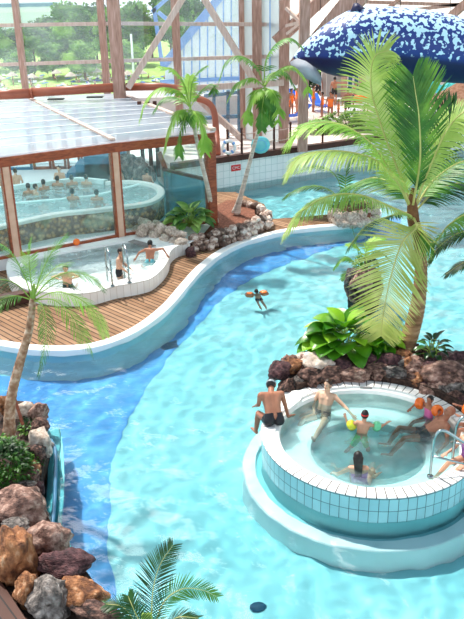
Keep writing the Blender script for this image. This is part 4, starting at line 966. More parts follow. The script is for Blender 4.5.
# --- left foreground palm
Y1 = 12.2; lb_ = G(8, 432, .55); lp = root('date_palm', lb_, 'small palm with a leaning scaly trunk on the left rock bed', 'palm tree')
ltp = [Vector((lb_.x, Y1, .3)), GY(11, 400, Y1), GY(20, 362, Y1), GY(29, 330, Y1), GY(33, 298, Y1)]
trunk(lp, ltp, .10, .055, 'trunk_scaly', 12, 60, .07, flare=.05)
bm = bmesh.new(); tube(bm, bez([GY(32, 308, Y1), GY(33, 296, Y1), GY(34, 284, Y1)], 6), [.06, .055, .05, .045, .04, .03, .02], 10); build('leaf_sheath', bm, M['rachis_green'], lp, True)
lf = [(FP([(32, 298, 0), (24, 275, -.1), (12, 254, -.2), (0, 244, -.3), (-18, 244, -.4)], Y1), .42, .028, 'frond_mid', .35, 44),
 (FP([(33, 298, 0), (30, 272, 0), (29, 252, 0), (31, 238, 0)], Y1), .20, .024, 'frond_green', .0, 34),
 (FP([(34, 296, 0), (42, 272, .1), (52, 252, .2), (66, 236, .3)], Y1), .30, .024, 'frond_mid', .1, 40),
 (FP([(34, 298, 0), (50, 280, .1), (72, 272, .1), (92, 278, .1), (104, 289, .1)], Y1), .30, .024, 'frond_mid', .25, 50),
 (FP([(35, 300, 0), (55, 292, -.2), (78, 298, -.3), (96, 314, -.4), (106, 336, -.5)], Y1), .36, .026, 'frond_green', .35, 50),
 (FP([(35, 300, 0), (54, 300, -.3), (72, 316, -.5), (84, 336, -.6), (92, 352, -.6)], Y1), .34, .026, 'frond_green', .35, 46),
 (FP([(33, 300, 0), (42, 305, -.3), (46, 325, -.5), (44, 350, -.6), (38, 376, -.7)], Y1), .26, .026, 'frond_mid', .4, 40),
 (FP([(32, 300, 0), (16, 284, -.1), (-4, 280, -.2), (-26, 292, -.3)], Y1), .42, .028, 'frond_dark', .4, 44),
 (FP([(32, 300, 0), (14, 296, -.2), (-6, 304, -.4), (-24, 322, -.5)], Y1), .40, .028, 'frond_mid', .4, 40),
 (FP([(33, 299, 0), (40, 284, .4), (55, 268, .8), (70, 262, 1.0)], Y1), .28, .024, 'frond_mid', .2, 36),
 (FP([(34, 297, 0), (45, 290, .5), (62, 282, .8), (80, 290, .9)], Y1), .28, .024, 'frond_dark', .3, 36)]
for k, (p, L, ww, mm, dr, n) in enumerate(lf): frond(lp, p, L * 1.1, ww * .5, mm, dr, int(n * .8), seed=40 + k, rr=.013, rm='rachis_green', base=.18, ang=(38, 20))

# --- bottom areca palm
Y2 = 7.6; ab = G(140, 650, .0); ap = root('areca_palm', Vector((-1.15, 7.3, .1)), 'dark feathery palm poking up at the bottom edge of the picture', 'palm')
af = [(FP([(148, 660, -.2), (151, 625, -.1), (153, 590, 0), (160, 565, .1), (173, 545, .2)], Y2), .33, .03, 'frond_dark', .06, 40, (0, -1, .25)),
 (FP([(150, 660, -.2), (154, 630, 0), (164, 602, .1), (182, 589, .2), (202, 590, .3), (217, 597, .3)], Y2), .26, .028, 'frond_mid', .02, 40, (0, -.9, .5)),
 (FP([(146, 660, -.2), (138, 630, -.1), (124, 608, 0), (106, 604, 0)], Y2), .28, .03, 'frond_dark', .15, 34, None),
 (FP([(150, 665, -.2), (160, 635, -.2), (176, 618, -.2), (198, 618, -.2)], Y2), .26, .03, 'frond_dark', .15, 34, None),
 (FP([(146, 665, -.3), (144, 635, -.3), (134, 610, -.3), (128, 596, -.2)], Y2), .25, .03, 'frond_dark', .1, 34, (0, -1, .3))]
for k, (p, L, ww, mm, dr, n, nr) in enumerate(af): frond(ap, p, L, ww * .42, mm, dr * 1.4, int(n * 1.2), nr, seed=60 + k, rr=.012, rm='rachis', base=.2, ang=(38, 20))
bm = bmesh.new()
for k in range(4): tube(bm, [Vector((-1.3 + k * .08, 7.35 + .04 * k, -.1)), Vector((-1.2 + k * .03, 7.4, .9))], .02, 6)
build('cane', bm, M['rachis_green'], ap, True)
rock((-1.35, 7.25, .05), (.6, .5, .5), M['rock_brown'], 'brown rock below the feathery palm at the bottom edge', 2)

# --- two slender palms in the planter
def manila(label, basep, topp, Y, crown, fr, shaft):
    t = root('manila_palm', basep, label, 'palm tree')
    trunk(t, [basep - Vector((0, 0, .1)), basep.lerp(topp, .35) + Vector((.02, 0, 0)), basep.lerp(topp, .7), topp], .085, .055, 'trunk_pale', 12, 40, .03, flare=.09)
    bm = bmesh.new(); tube(bm, bez(shaft, 8), [.06, .085, .09, .085, .08, .07, .06, .045, .03], 10); build('crownshaft', bm, M['crownshaft'], t, True)
    for k, (p, L, ww, mm, dr, n) in enumerate(fr):
        frond(t, FP(p, Y), L, ww * .42, mm, dr * 1.2, int(n * 1.7), seed=80 + k + int(Y * 10) % 7, rr=.022, rm='rachis_green', base=.12, prof='m', ang=(48, 18), jit=.25)
YA = 24.6; c1 = (189, 108)
manila('slender palm with a bright crown rising before the glasshouse corner', G(214, 219, .55), GY(194, 128, YA), YA, c1, [
 ([(190, 108, 0), (180, 92, 0), (160, 88, 0), (146, 100, 0), (140, 118, 0)], .62, .11, 'frond_green', .38, 30),
 ([(190, 108, 0), (184, 84, 0), (174, 70, 0), (160, 66, 0)], .5, .11, 'frond_green', .3, 26),
 ([(190, 106, 0), (192, 84, 0), (198, 72, 0), (206, 66, 0)], .42, .09, 'frond_mid', .2, 22),
 ([(190, 108, 0), (200, 92, 0), (212, 84, .1), (214, 92, .1)], .42, .09, 'frond_mid', .3, 22),
 ([(189, 110, -.2), (178, 112, -.5), (168, 132, -.6), (164, 152, -.6)], .5, .11, 'frond_green', .35, 28),
 ([(190, 110, -.2), (186, 116, -.6), (180, 136, -.7), (179, 156, -.7)], .42, .1, 'frond_mid', .3, 26),
 ([(191, 110, -.2), (197, 114, -.5), (204, 132, -.6), (205, 152, -.6)], .5, .11, 'frond_green', .35, 28),
 ([(190, 107, .3), (178, 98, .8), (164, 98, 1), (154, 110, 1)], .5, .1, 'frond_mid', .35, 24),
 ([(190, 107, .3), (188, 88, .8), (190, 76, 1)], .4, .1, 'frond_green', .2, 20)], [GY(194, 128, YA), GY(191.5, 118, YA), GY(190, 106, YA)])
YB = 25.8
manila('taller slender palm with a hanging tuft in front of the timber columns', G(236, 210, .6), GY(262, 118, YB), YB, c1, [
 ([(264, 86, 0), (256, 66, 0), (240, 56, 0), (226, 62, 0), (219, 80, 0)], .5, .1, 'frond_mid', .38, 30),
 ([(264, 84, 0), (266, 60, 0), (276, 44, 0), (290, 38, 0), (302, 46, 0)], .48, .1, 'frond_mid', .36, 30),
 ([(265, 86, 0), (276, 72, 0), (292, 66, 0), (306, 80, 0), (308, 92, 0)], .5, .1, 'frond_green', .38, 28),
 ([(264, 86, -.1), (252, 78, -.2), (236, 84, -.3), (228, 98, -.3)], .5, .1, 'frond_green', .38, 26),
 ([(264, 88, -.2), (256, 92, -.6), (249, 106, -.7), (248, 122, -.7)], .42, .13, 'frond_green', .32, 26),
 ([(265, 88, -.2), (264, 96, -.7), (262, 112, -.8), (262, 130, -.8)], .42, .13, 'frond_mid', .3, 28),
 ([(266, 88, -.2), (273, 92, -.6), (279, 106, -.7), (278, 122, -.7)], .42, .13, 'frond_green', .32, 26),
 ([(265, 88, .2), (270, 94, .4), (270, 110, .5), (269, 124, .5)], .42, .13, 'frond_mid', .3, 26),
 ([(264, 86, .3), (272, 74, .6), (284, 72, .9), (296, 88, 1)], .45, .1, 'frond_mid', .36, 24)], [GY(262, 118, YB), GY(264, 104, YB), GY(265, 86, YB)])

# --- small palms on the rock islets
sp = root('fern_palm', G(360, 262, 1.3), 'small fern like palm on the little rock island behind the hanging frond', 'palm')
Y3 = 20.2
for k, (p, L) in enumerate([([(362, 276, 0), (354, 262, 0), (344, 258, 0), (334, 268, 0)], .34), ([(362, 276, 0), (362, 256, 0), (356, 246, 0), (348, 244, 0)], .34), ([(364, 276, 0), (370, 258, 0), (380, 252, 0), (392, 262, 0)], .34), ([(364, 276, 0), (366, 252, 0), (374, 240, .1), (384, 238, .1)], .34), ([(362, 277, -.2), (350, 272, -.4), (342, 278, -.5)], .3), ([(364, 277, -.2), (372, 272, -.4), (382, 278, -.5)], .3), ([(363, 275, 0), (357, 246, 0), (352, 226, 0)], .08)]):
    frond(sp, FP(p, Y3), L, .05, 'frond_green' if k % 2 else 'frond_mid', .3, 24, seed=100 + k, rr=.014, rm='rachis_green')
bm = bmesh.new(); tube(bm, [GY(363, 284, Y3), GY(363, 274, Y3)], .08, 8); build('stem', bm, M['husk'], sp, True)
tpm = root('young_palm', G(347, 208, .6), 'young palm with spread fronds on the planter at the deck tip', 'palm')
Y4 = 27.6
for k, (p, L) in enumerate([([(345, 206, 0), (330, 190, 0), (310, 186, 0), (292, 192, 0), (284, 198, 0)], .5), ([(345, 206, 0), (328, 200, 0), (312, 202, 0), (300, 212, 0)], .5), ([(345, 206, 0), (336, 176, 0), (318, 166, 0), (296, 172, 0)], .55), ([(345, 206, 0), (346, 176, 0), (352, 160, 0), (364, 152, 0)], .5), ([(345, 206, 0), (360, 184, 0), (376, 178, 0), (388, 190, 0)], .5), ([(345, 206, 0), (356, 196, 0), (368, 198, 0)], .4)]):
    frond(tpm, FP(p, Y4), L, .06, 'frond_mid', .25, 30, seed=120 + k, rr=.018, rm='rachis_green')
bm = bmesh.new(); tube(bm, [GY(346, 216, Y4), GY(345, 204, Y4)], .07, 8); build('stem', bm, M['husk'], tpm, True)

# --- leaf plants
def blade(verts, faces, P, d, up, L, W, cup=.25, droop=.5, seg=6, wav=0.):
    s = d.cross(up).normalized(); b0 = len(verts); q = P.copy(); dd = d.copy()
    for i in range(seg + 1):
        u = i / seg; ww = W * math.sin(PI * min(1, u * .92 + .08)) ** .75 * (1 - .35 * u) * .6 if i < seg else .002
        n = s.cross(dd).normalized()
        verts += [q - s * ww + n * ww * cup, q - s * ww * .5 + n * ww * cup * .35, q.copy(), q + s * ww * .5 + n * ww * cup * .35, q + s * ww + n * ww * cup]
        dd = (dd + Vector((0, 0, -droop / seg))).normalized(); q = q + dd * L / seg
    for i in range(seg):
        for c in range(4): o_ = b0 + i * 5 + c; faces.append((o_, o_ + 1, o_ + 6, o_ + 5))
def rosette(name, label, cat, base, n, spread, height, L, W, mm, seed, stem='rachis_green', lay=None, each=True, droop=.9):
    r = random.Random(seed); t = root(name, base, label, cat); bs = bmesh.new()
    for k in range(n):
        a = 2 * PI * k * .381966 + r.uniform(-.3, .3); rad = math.sqrt((k + .5) / n); el = (1 - rad) * 1.2 + .25
        hd = Vector((math.cos(a), math.sin(a), 0)); tip = base + hd * spread[0] * rad * .75 + Vector((0, 0, height * (1 - .75 * rad * rad)))
        tip.y += hd.y * (spread[1] - spread[0]) * rad * .7
        d = (hd * (.4 + rad) + Vector((0, 0, el * .8))).normalized(); V, Fc = [], []
        blade(V, Fc, tip, d, Vector((0, 0, 1)) if d.z < .95 else Vector((0, 1, 0)), L * r.uniform(.75, 1.15), W * r.uniform(.8, 1.15), .3, droop, 7)
        meshobj('leaf', V, Fc, M[mm], t, True)
        tube(bs, [base + hd * .04, base.lerp(tip, .5) + Vector((0, 0, height * .12)), tip], .008, 5)
    build('stems', bs, M[stem], t, True); return t
rosette('broadleaf_plant', 'lush plant with broad glossy yellow green leaves on the rock island', 'plant', G(344, 351, .8), 60, (.85, .5), .62, .50, .46, 'leaf_broad', 3, droop=1.0)
rosette('broadleaf_plant', 'smaller lower clump of broad leaves before the coconut palm foot', 'plant', G(380, 350, .85), 30, (.45, .3), .34, .38, .3, 'leaf_broad', 4, droop=1.0)
rosette('hosta', 'leafy dull green plant in the planter beside the slender palm', 'plant', G(190, 227, .6), 46, (.8, .5), .55, .5, .36, 'leaf_hosta', 5, droop=1.1)
rosette('dark_leaf_shrub', 'small dark leaved shrub above the large boulder on the island', 'shrub', G(432, 357, .85), 26, (.34, .28), .42, .26, .12, 'leaf_dark', 6, droop=1.0)
def clump(name, label, cat, centre, dims, n, size, mm, seed, parts=1, mat2=None):
    r = random.Random(seed); V, Fc = [], []
    for k in range(n):
        v = Vector((r.gauss(0, 1), r.gauss(0, 1), r.gauss(0, 1))).normalized() * r.uniform(.55, 1) ** .5
        p = Vector(centre) + Vector((v.x * dims[0], v.y * dims[1], abs(v.z) * dims[2])); d = (Vector((v.x, v.y, v.z * .5 + .3)) + Vector((r.gauss(0, .5), r.gauss(0, .5), r.gauss(0, .4)))).normalized()
        blade(V, Fc, p, d, Vector((0, 0, 1)) if abs(d.z) < .9 else Vector((1, 0, 0)), size * r.uniform(.7, 1.3), size * .5, .2, .6, 3)
    t = root(name, centre, label, cat); f = meshobj('foliage', V, Fc, M[mm], t, True)
    bm = bmesh.new()
    for k in range(7):
        a = k * .9; tube(bm, [Vector(centre) - Vector((0, 0, .1)), Vector(centre) + Vector((math.cos(a) * dims[0] * .6, math.sin(a) * dims[1] * .6, dims[2] * .7))], .012, 5)
    build('twigs', bm, M['bark'], t); return t
clump('green_shrub', 'dense dark green shrub at the left picture edge among the rocks', 'shrub', G(4, 478, .35), (.55, .62, .75), 1500, .10, 'leaf_shrub', 1)
clump('ground_cover', 'light green trailing leaves between the left rocks and the trunk', 'plant', G(31, 427, .32), (.22, .3, .2), 200, .08, 'leaf_shrub', 2)
clump('ground_cover', 'sprig of leaves between the pale rock and the brown rocks', 'plant', G(34, 462, .42), (.2, .12, .14), 70, .08, 'leaf_shrub', 3)
clump('ground_cover', 'dark small leaves on the mound of the deck tip planter', 'plant', G(350, 209, .65), (.8, .35, .4), 260, .13, 'leaf_hosta', 5)
clump('ground_cover', 'grassy green tuft behind the small water island rock', 'plant', G(366, 266, 1.05), (.34, .25, .25), 160, .12, 'leaf_shrub', 6)
# ================================================================== people
def remesh_mesh(bm, voxel, smooth=2):
    me = bpy.data.meshes.new('tmp'); bm.to_mesh(me); bm.free(); o = bpy.data.objects.new('tmp', me); COL.objects.link(o)
    m = o.modifiers.new('r', 'REMESH'); m.mode = 'VOXEL'; m.voxel_size = voxel; m.use_smooth_shade = True
    s = o.modifiers.new('s', 'SMOOTH'); s.iterations = smooth; s.factor = .5
    dg = bpy.context.evaluated_depsgraph_get(); out = bpy.data.meshes.new_from_object(o.evaluated_get(dg))
    bpy.data.objects.remove(o); bpy.data.meshes.remove(me)
    out.polygons.foreach_set('use_smooth', [True] * len(out.polygons)); return out
def capsule(bm, p, q, r1, r2, seg=12):
    d = (q - p)
    if d.length < 1e-5: d = Vector((0, 0, 1e-4))
    dn_ = d.normalized(); pts, rad = [], []
    for a in (-90, -60, -30): pts.append(p + dn_ * r1 * math.sin(math.radians(a))); rad.append(max(.0008, r1 * math.cos(math.radians(a))))
    pts.append(p); rad.append(r1); pts.append(q); rad.append(r2)
    for a in (30, 60, 90): pts.append(q + dn_ * r2 * math.sin(math.radians(a))); rad.append(max(.0008, r2 * math.cos(math.radians(a))))
    tube(bm, pts, rad, seg)
DEF = dict(t=(0, 0, 1), f=(0, 1, 0), look=(0, 1, 0), up=(0, 0, 1), uaL=(-.25, .05, -1), faL=(-.1, .25, -1), uaR=(.25, .05, -1), faR=(.1, .25, -1),
           thL=(-.06, .05, -1), shL=(0, -.05, -1), thR=(.06, .05, -1), shR=(0, -.05, -1), ftL=(-.1, 1, -.1), ftR=(.1, 1, -.1))
SIT = dict(DEF, thL=(-.2, 1, .05), thR=(.2, 1, .05), shL=(0, .15, -1), shR=(0, .15, -1))
WADE = dict(SIT, thL=(-.3, 1, -.1), thR=(.3, 1, -.1), shL=(0, .8, -.5), shR=(0, .8, -.5), uaL=(-.6, .3, -.7), uaR=(.6, .3, -.7), faL=(.1, 1, -.2), faR=(-.1, 1, -.2))
def person(label, P, yaw, sc, pose, skin='skin', hair='hair_black', clothes=(), voxel=.010, group=None, fingers=True, female=False, longhair=0, bald=False, extras=None, cat='person', width=1.):
    P = Vector(P); R3 = Matrix.Rotation(math.radians(yaw), 3, 'Z')
    v = {k: (R3 @ Vector(x)).normalized() for k, x in pose.items()}
    t, f = v['t'], v['f']; f = (f - t * f.dot(t)).normalized(); r = f.cross(t).normalized()
    if r.dot(R3 @ Vector((1, 0, 0))) < -.2: r = r
    bm = bmesh.new(); caps = []
    def cap(tag_, p, q, a, b, s=12): p, q = Vector(p), Vector(q); capsule(bm, p, q, a * sc, b * sc, s); caps.append((tag_, p, q, a * sc, b * sc))
    def at(u, w_=0., d=0.): return P + (t * u + r * w_ * width + f * d) * sc
    sh = .155 if female else .178
    for s in (-1, 1):
        cap('pelvis', at(-.02, s * .075), at(.1, s * .06), .098, .09); cap('torso', at(.1, s * .055), at(.26, s * .06), .088, .09)
        cap('torso', at(.26, s * .06), at(.4, s * .085), .092, .095); cap('torso', at(.42, s * .05, -.01), at(.44, s * (sh - .01), -.01), .075, .062)
        if not female: cap('torso', at(.36, s * .07, .05), at(.38, s * .09, .045), .06, .055)
    cap('torso', at(.05), at(.42), .09, .085)
    if female:
        for s in (-1, 1): cap('bust', at(.33, s * .07, .075), at(.335, s * .07, .08), .06, .055)
    up = v['up']; look = v['look']; look = (look - up * look.dot(up)).normalized(); hr = look.cross(up).normalized()
    nb = at(.46); hc = nb + up * .215 * sc * (1 if True else 1) + look * .015 * sc
    hs = sc ** .45 if sc < .9 else 1.; hsz = sc * (1 + (1 - sc) * .45) if sc < .9 else sc
    hc = nb + up * (.10 * sc + .105 * hsz) + look * .015 * sc
    cap('neck', at(.42), hc - up * .05 * hsz, .062, .055)
    rotm = Matrix((hr, look, up)).transposed()
    def H(x, y, z): return hc + rotm @ Vector((x, y, z)) * hsz
    ellipsoid(bm, H(0, -.005, .022), (.076 * hsz, .095 * hsz, .098 * hsz), rotm, 3)
    ellipsoid(bm, H(0, .02, -.045), (.058 * hsz, .068 * hsz, .07 * hsz), rotm, 3)
    capsule(bm, H(0, .088, .0), H(0, .104, -.03), .008 * hsz, .014 * hsz, 8)
    for s in (-1, 1): ellipsoid(bm, H(s * .078, -.005, -.01), (.012 * hsz, .02 * hsz, .03 * hsz), rotm, 2)
    ellipsoid(bm, H(0, .078, -.055), (.026 * hsz, .014 * hsz, .01 * hsz), rotm, 2)
    caps.append(('head', H(0, 0, .03), H(0, 0, -.03), .1 * hsz, .08 * hsz))
    hands = {}
    for s, L in ((-1, 'L'), (1, 'R')):
        S = at(.43, s * (sh + .005)); E = S + v['ua' + L] * .285 * sc; W = E + v['fa' + L] * .25 * sc
        cap('ua' + L, S, E, .052 if not female else .045, .038); cap('fa' + L, E, W, .039, .026); 
        hd = v.get('hd' + L, v['fa' + L]); pn = hd.cross(r * 1.0 + t * .3).normalized(); side = pn.cross(hd).normalized()
        C = W + hd * .085 * sc
        for o_ in (-.026, -.009, .009, .026): capsule(bm, W + side * o_ * .6 * sc, C + side * o_ * sc, .016 * sc, .014 * sc, 8)
        caps.append(('hand' + L, W, C, .03 * sc, .03 * sc)); hands[L] = C
        if fingers:
            for o_, ln in ((-.029, .06), (-.0105, .075), (.0095, .08), (.028, .072)):
                b0 = C + side * o_ * sc; m_ = b0 + (hd * .6 + side * o_ * 4) .normalized() * ln * .5 * sc; e_ = m_ + (hd + pn * .5 * s).normalized() * ln * .5 * sc
                capsule(bm, b0, m_, .0095 * sc, .009 * sc, 8); capsule(bm, m_, e_, .009 * sc, .0075 * sc, 8)
            sd = -1; b0 = W + hd * .03 * sc + side * sd * .03 * sc; m_ = b0 + (hd * .6 + side * sd).normalized() * .04 * sc; capsule(bm, b0, m_, .0125 * sc, .011 * sc, 8); capsule(bm, m_, m_ + hd * .03 * sc, .011 * sc, .009 * sc, 8)
        hp = at(-.03, s * .088); K = hp + v['th' + L] * .42 * sc; A_ = K + v['sh' + L] * .41 * sc
        cap('th' + L, hp, K, .09, .056); cap('sh' + L, K, K.lerp(A_, .35), .054, .058); cap('sh' + L, K.lerp(A_, .35), A_, .057, .034)
        ft = v['ft' + L]; cap('ft' + L, A_ - ft * .03 * sc, A_ + ft * .15 * sc, .036, .026)
        cap('ft' + L, A_ + ft * .1 * sc, A_ + ft * .17 * sc + r * s * .015, .03, .02)
    me = remesh_mesh(bm, voxel * max(sc, .7))
    ro = root(cat if cat != 'person' else 'person', P, label, 'person', group)
    body = link('body', me, M[skin], ro, True)
    # face tags for clothing
    nP = len(me.polygons); cen = np.empty(nP * 3); me.polygons.foreach_get('center', cen); cen = cen.reshape(-1, 3)
    best = np.full(nP, 1e9); tagi = np.zeros(nP, int); par = np.zeros(nP)
    for i, (tg, p, q, a, b) in enumerate(caps):
        p_, q_ = np.array(p), np.array(q); d = q_ - p_; u = np.clip(((cen - p_) @ d) / max(d @ d, 1e-9), 0, 1)
        ds = np.linalg.norm(cen - (p_ + u[:, None] * d), axis=1) - (a + (b - a) * u); k = ds < best
        best[k] = ds[k]; tagi[k] = i; par[k] = u[k]
    tags = np.array([c[0] for c in caps])[tagi]
    tl = (cen - np.array(P)) @ np.array(t) / sc
    hl = (cen - np.array(hc)) @ np.array(rotm) / hsz
    def shell(name, mask, off, m):
        idx = np.nonzero(mask)[0]
        if not len(idx): return None
        used = {}; V, Fc = [], []
        vn = me.vertices
        for i in idx:
            fc = []
            for vi in me.polygons[i].vertices:
                if vi not in used: used[vi] = len(V); V.append(vn[vi].co + vn[vi].normal * off)
                fc.append(used[vi])
            Fc.append(fc)
        nv = len(V); V += [vn[vi].co - vn[vi].normal * .002 for vi in used]
        cnt = {}
        for fc in Fc:
            for a, b in zip(fc, fc[1:] + fc[:1]): cnt[(a, b)] = 1
        sides = [(b, a, a + nv, b + nv) for (a, b) in cnt if (b, a) not in cnt]
        return meshobj(name, V, Fc + sides, M[m], ro, True)
    ish = tags == 'head'
    if not bald: 
        hm = ish & (hl[:, 2] > -.06) & ((hl[:, 1] < .045 + .35 * (hl[:, 2] - .05)) | (hl[:, 2] > .085)) & ~((np.abs(hl[:, 0]) > .07) & (hl[:, 2] < .03) & (hl[:, 2] > -.05) & (hl[:, 1] > -.03))
        shell('hair', hm, .013 * hsz, hair)
    if longhair:
        hb = bmesh.new(); 
        for a in range(-4, 5):
            x = a * .016; capsule(hb, H(x * 1.2, -.075, .04), H(x, -.10, -.12), .022 * hsz, .022 * hsz, 8); capsule(hb, H(x, -.10, -.12), H(x * .8, -.12, -.12 - longhair), .021 * hsz, .012 * hsz, 8)
        h2 = remesh_mesh(hb, .008); link('long_hair', h2, M[hair], ro, True)
    for cname, cm in clothes:
        if cname == 'trunks': mk = ((tags == 'pelvis') & (tl < .1)) | (((tags == 'thL') | (tags == 'thR')) & (par < .30)) 
        elif cname == 'shorts': mk = ((tags == 'pelvis') & (tl < .1)) | (((tags == 'thL') | (tags == 'thR')) & (par < .62))
        elif cname == 'swimsuit': mk = ((tags == 'pelvis') | (tags == 'bust') | ((tags == 'torso') & (tl < .38))) | (((tags == 'thL') | (tags == 'thR')) & (par < .05))
        elif cname == 'bikini_top': mk = ((tags == 'bust') | (tags == 'torso')) & (tl > .28) & (tl < .36)
        elif cname == 'goggle_strap': mk = ish & (hl[:, 2] > .012) & (hl[:, 2] < .038)
        elif cname == 'swim_cap': mk = ish & (hl[:, 2] > .03)
        elif cname == 'shirt': mk = (tags == 'torso') | (tags == 'bust') | (tags == 'pelvis') & (tl > .05) | ((tags == 'uaL') | (tags == 'uaR')) & (par < .6)
        shell(cname, mk, (.018 if cname in ('goggle_strap', 'swim_cap') else .008) * max(sc, .7), cm)
    if fingers:
        for s in (-1, 1):
            bm = bmesh.new(); ellipsoid(bm, H(s * .03, .086, .008), (.012 * hsz, .006 * hsz, .007 * hsz), rotm, 2); build('eye', bm, M['eye'], ro, True)
        bm = bmesh.new(); ellipsoid(bm, H(0, .09, -.055), (.024 * hsz, .006 * hsz, .007 * hsz), rotm, 2); build('mouth', bm, M['lips'], ro, True)
    if extras: extras(ro, v, dict(P=P, at=at, H=H, hands=hands, r=r, t=t, f=f, caps={c[0]: c for c in caps}, sc=sc))
    return ro
def armband(side, m, r=.085, name='armband'):
    def fn(ro, v, I):
        c = I['caps']['ua' + side]; a, b = c[1], c[2]; mid_ = a.lerp(b, .62); d = (b - a).normalized(); s, u = frame_of(d)
        bm = bmesh.new(); n = 20; prof = [(-.075, .045), (-.072, .075), (-.05, .10), (-.008, .112), (0, .100), (.008, .112), (.05, .10), (.072, .075), (.075, .045)]
        rings = []
        for w_, rr in prof:
            rr = rr * r / .085; rings.append([bm.verts.new(mid_ + d * w_ * r / .085 + (s * math.cos(2 * PI * k / n) + u * math.sin(2 * PI * k / n)) * rr) for k in range(n)])
        rings.append(rings[0])
        for A_, B_ in zip(rings, rings[1:]):
            for k in range(n): bm.faces.new((A_[k], A_[(k + 1) % n], B_[(k + 1) % n], B_[k]))
        build(name, bm, M[m], ro, True)
    return fn
def both(*fs):
    def fn(*a):
        for f in fs: f(*a)
    return fn
def yaw_of(dx, dy): return math.degrees(math.atan2(-dx, dy))

# man sitting on the tub rim
pA = G(274, 419, .6)
person('man with black trunks sitting on the whirlpool rim with his back turned', pA, yaw_of(-.3, .95), 1.05,
       dict(SIT, t=(.12, .75, 1), up=(.35, .9, .4), look=(.5, .8, -.6), uaL=(.05, .5, -1), faL=(.1, .9, -.6), uaR=(.3, .10, -1), faR=(.25, .05, -1), hdR=(.9, .3, -.1), thL=(-.12, 1, -.15), thR=(.12, 1, -.05), shL=(-.1, .1, -1), shR=(0, .15, -1)),
       'skin_tan', 'hair_black', [('trunks', 'black'), ('goggle_strap', 'greystrap')], width=1.15)
# reclining man in the tub
pB = G(323, 415, .14); fB = G(300, 441, .1); yB = yaw_of(fB.x - pB.x, fB.y - pB.y)
person('fair man in black trunks lounging in the whirlpool near the rocks', pB, yB, .95,
       dict(SIT, t=(0, -.45, 1), f=(0, 1, .3), up=(0, -.15, 1), look=(.15, .9, -.15), uaL=(-.9, .1, -.55), faL=(-.9, .5, -.3), uaR=(.35, .35, -.9), faR=(-.5, .7, -.4), thL=(-.18, 1, .05), thR=(.4, .9, .12), shL=(-.05, 1, -.22), shR=(.15, .85, -.55), ftL=(0, .6, .8), ftR=(0, .6, .8)),
       'skin_pale', 'hair_brown', [('trunks', 'black')])
# child with yellow and green armbands
pC = G(361, 438, .24)
person('small child in the middle of the whirlpool with yellow and green armbands', pC, -12, .7,
       dict(DEF, t=(.12, .1, 1), up=(.05, .1, 1), look=(.1, 1, .05), uaL=(-.75, .1, -.6), faL=(-.35, .25, 1), uaR=(.9, .3, -.3), faR=(.6, .7, .1), thL=(-.5, .1, -1), shL=(-.5, -.4, -.8), thR=(.3, .3, -1)),
       'skin', 'hair_black', [('shorts', 'green_fab'), ('goggle_strap', 'red')], extras=both(armband('L', 'yellow', .078), armband('R', 'green_plastic', .075)))
# woman seen from behind
pD = G(360, 487, -.05)
person('woman with long black hair seen from behind at the near edge of the whirlpool', pD, -12, .92,
       dict(SIT, t=(-.12, -.05, 1), up=(-.05, .05, 1), look=(-.1, 1, 0), uaL=(-.8, .1, -.6), faL=(-.3, .8, -.5), uaR=(.5, .3, -.8), faR=(.3, .9, -.3), thL=(-.25, 1, .1), thR=(.3, .85, .45), shL=(0, .8, -.6), shR=(.1, .5, -1)),
       'skin', 'hair_black', [('swimsuit', 'purple')], female=True, longhair=.22)
# girl in pink with orange armbands
pE = G(428, 419, .30); yE = yaw_of(-.8, -.5)
person('girl in pink swimsuit with orange armbands in the whirlpool beside the bald man', pE, yE, .62,
       dict(WADE, t=(0, -.05, 1), look=(-.1, 1, -.1), uaL=(-.95, .2, .25), faL=(.0, .7, -.8), uaR=(.85, .4, -.1), faR=(.1, .9, -.6)),
       'skin_tan', 'hair_black', [('swimsuit', 'pink')], extras=both(armband('L', 'orange', .09), armband('R', 'orange', .09)))
# bald man stretched out
pF = G(424, 434, .25); hF = G(449, 412, .95)
person('bald man in black trunks stretched out in the whirlpool by the steel handrail', pF, yaw_of(-1, -.08), 1.0,
       dict(SIT, t=(0, -.85, .58), f=(0, .5, 1), up=(0, -.45, .9), look=(.05, .9, .2), uaL=(-.5, .1, -.6), faL=(-.2, .6, -.5), uaR=(.75, -.4, -.35), faR=(.5, .3, -.4), thL=(-.2, 1, .12), thR=(.16, 1, .2), shL=(-.1, .65, -.75), shR=(.0, .5, -.85), ftL=(0, 1, .2), ftR=(0, 1, .2)),
       'skin_tan', 'hair_black', [('trunks', 'black')], bald=True)
# child in purple at the right edge
pG = G(468, 458, .55)
person('child in purple swimwear sitting at the right edge behind the handrail', pG, yaw_of(-.9, -.45), .78,
       dict(SIT, t=(.05, .1, 1), uaL=(-.3, .2, -1), faL=(.1, .9, -.5), uaR=(.3, .3, -1), faR=(0, 1, -.3), thL=(-.15, 1, -.1), thR=(.15, 1, -.1), shL=(0, .75, -.6), shR=(0, .75, -.6)),
       'skin', 'hair_black', [('swimsuit', 'purple')])
# child with orange armbands cut by the frame
pH = G(473, 427, .58)
person('child with orange armbands at the right picture edge above the bald man', pH, yaw_of(-1, .1), .62,
       dict(SIT, uaL=(-.5, .9, .1), faL=(.1, .9, .3), uaR=(.6, .95, .15), faR=(-.2, .9, .4)), 'skin_tan', 'hair_black', [('trunks', 'navy')], extras=both(armband('L', 'orange', .095), armband('R', 'orange', .095)))
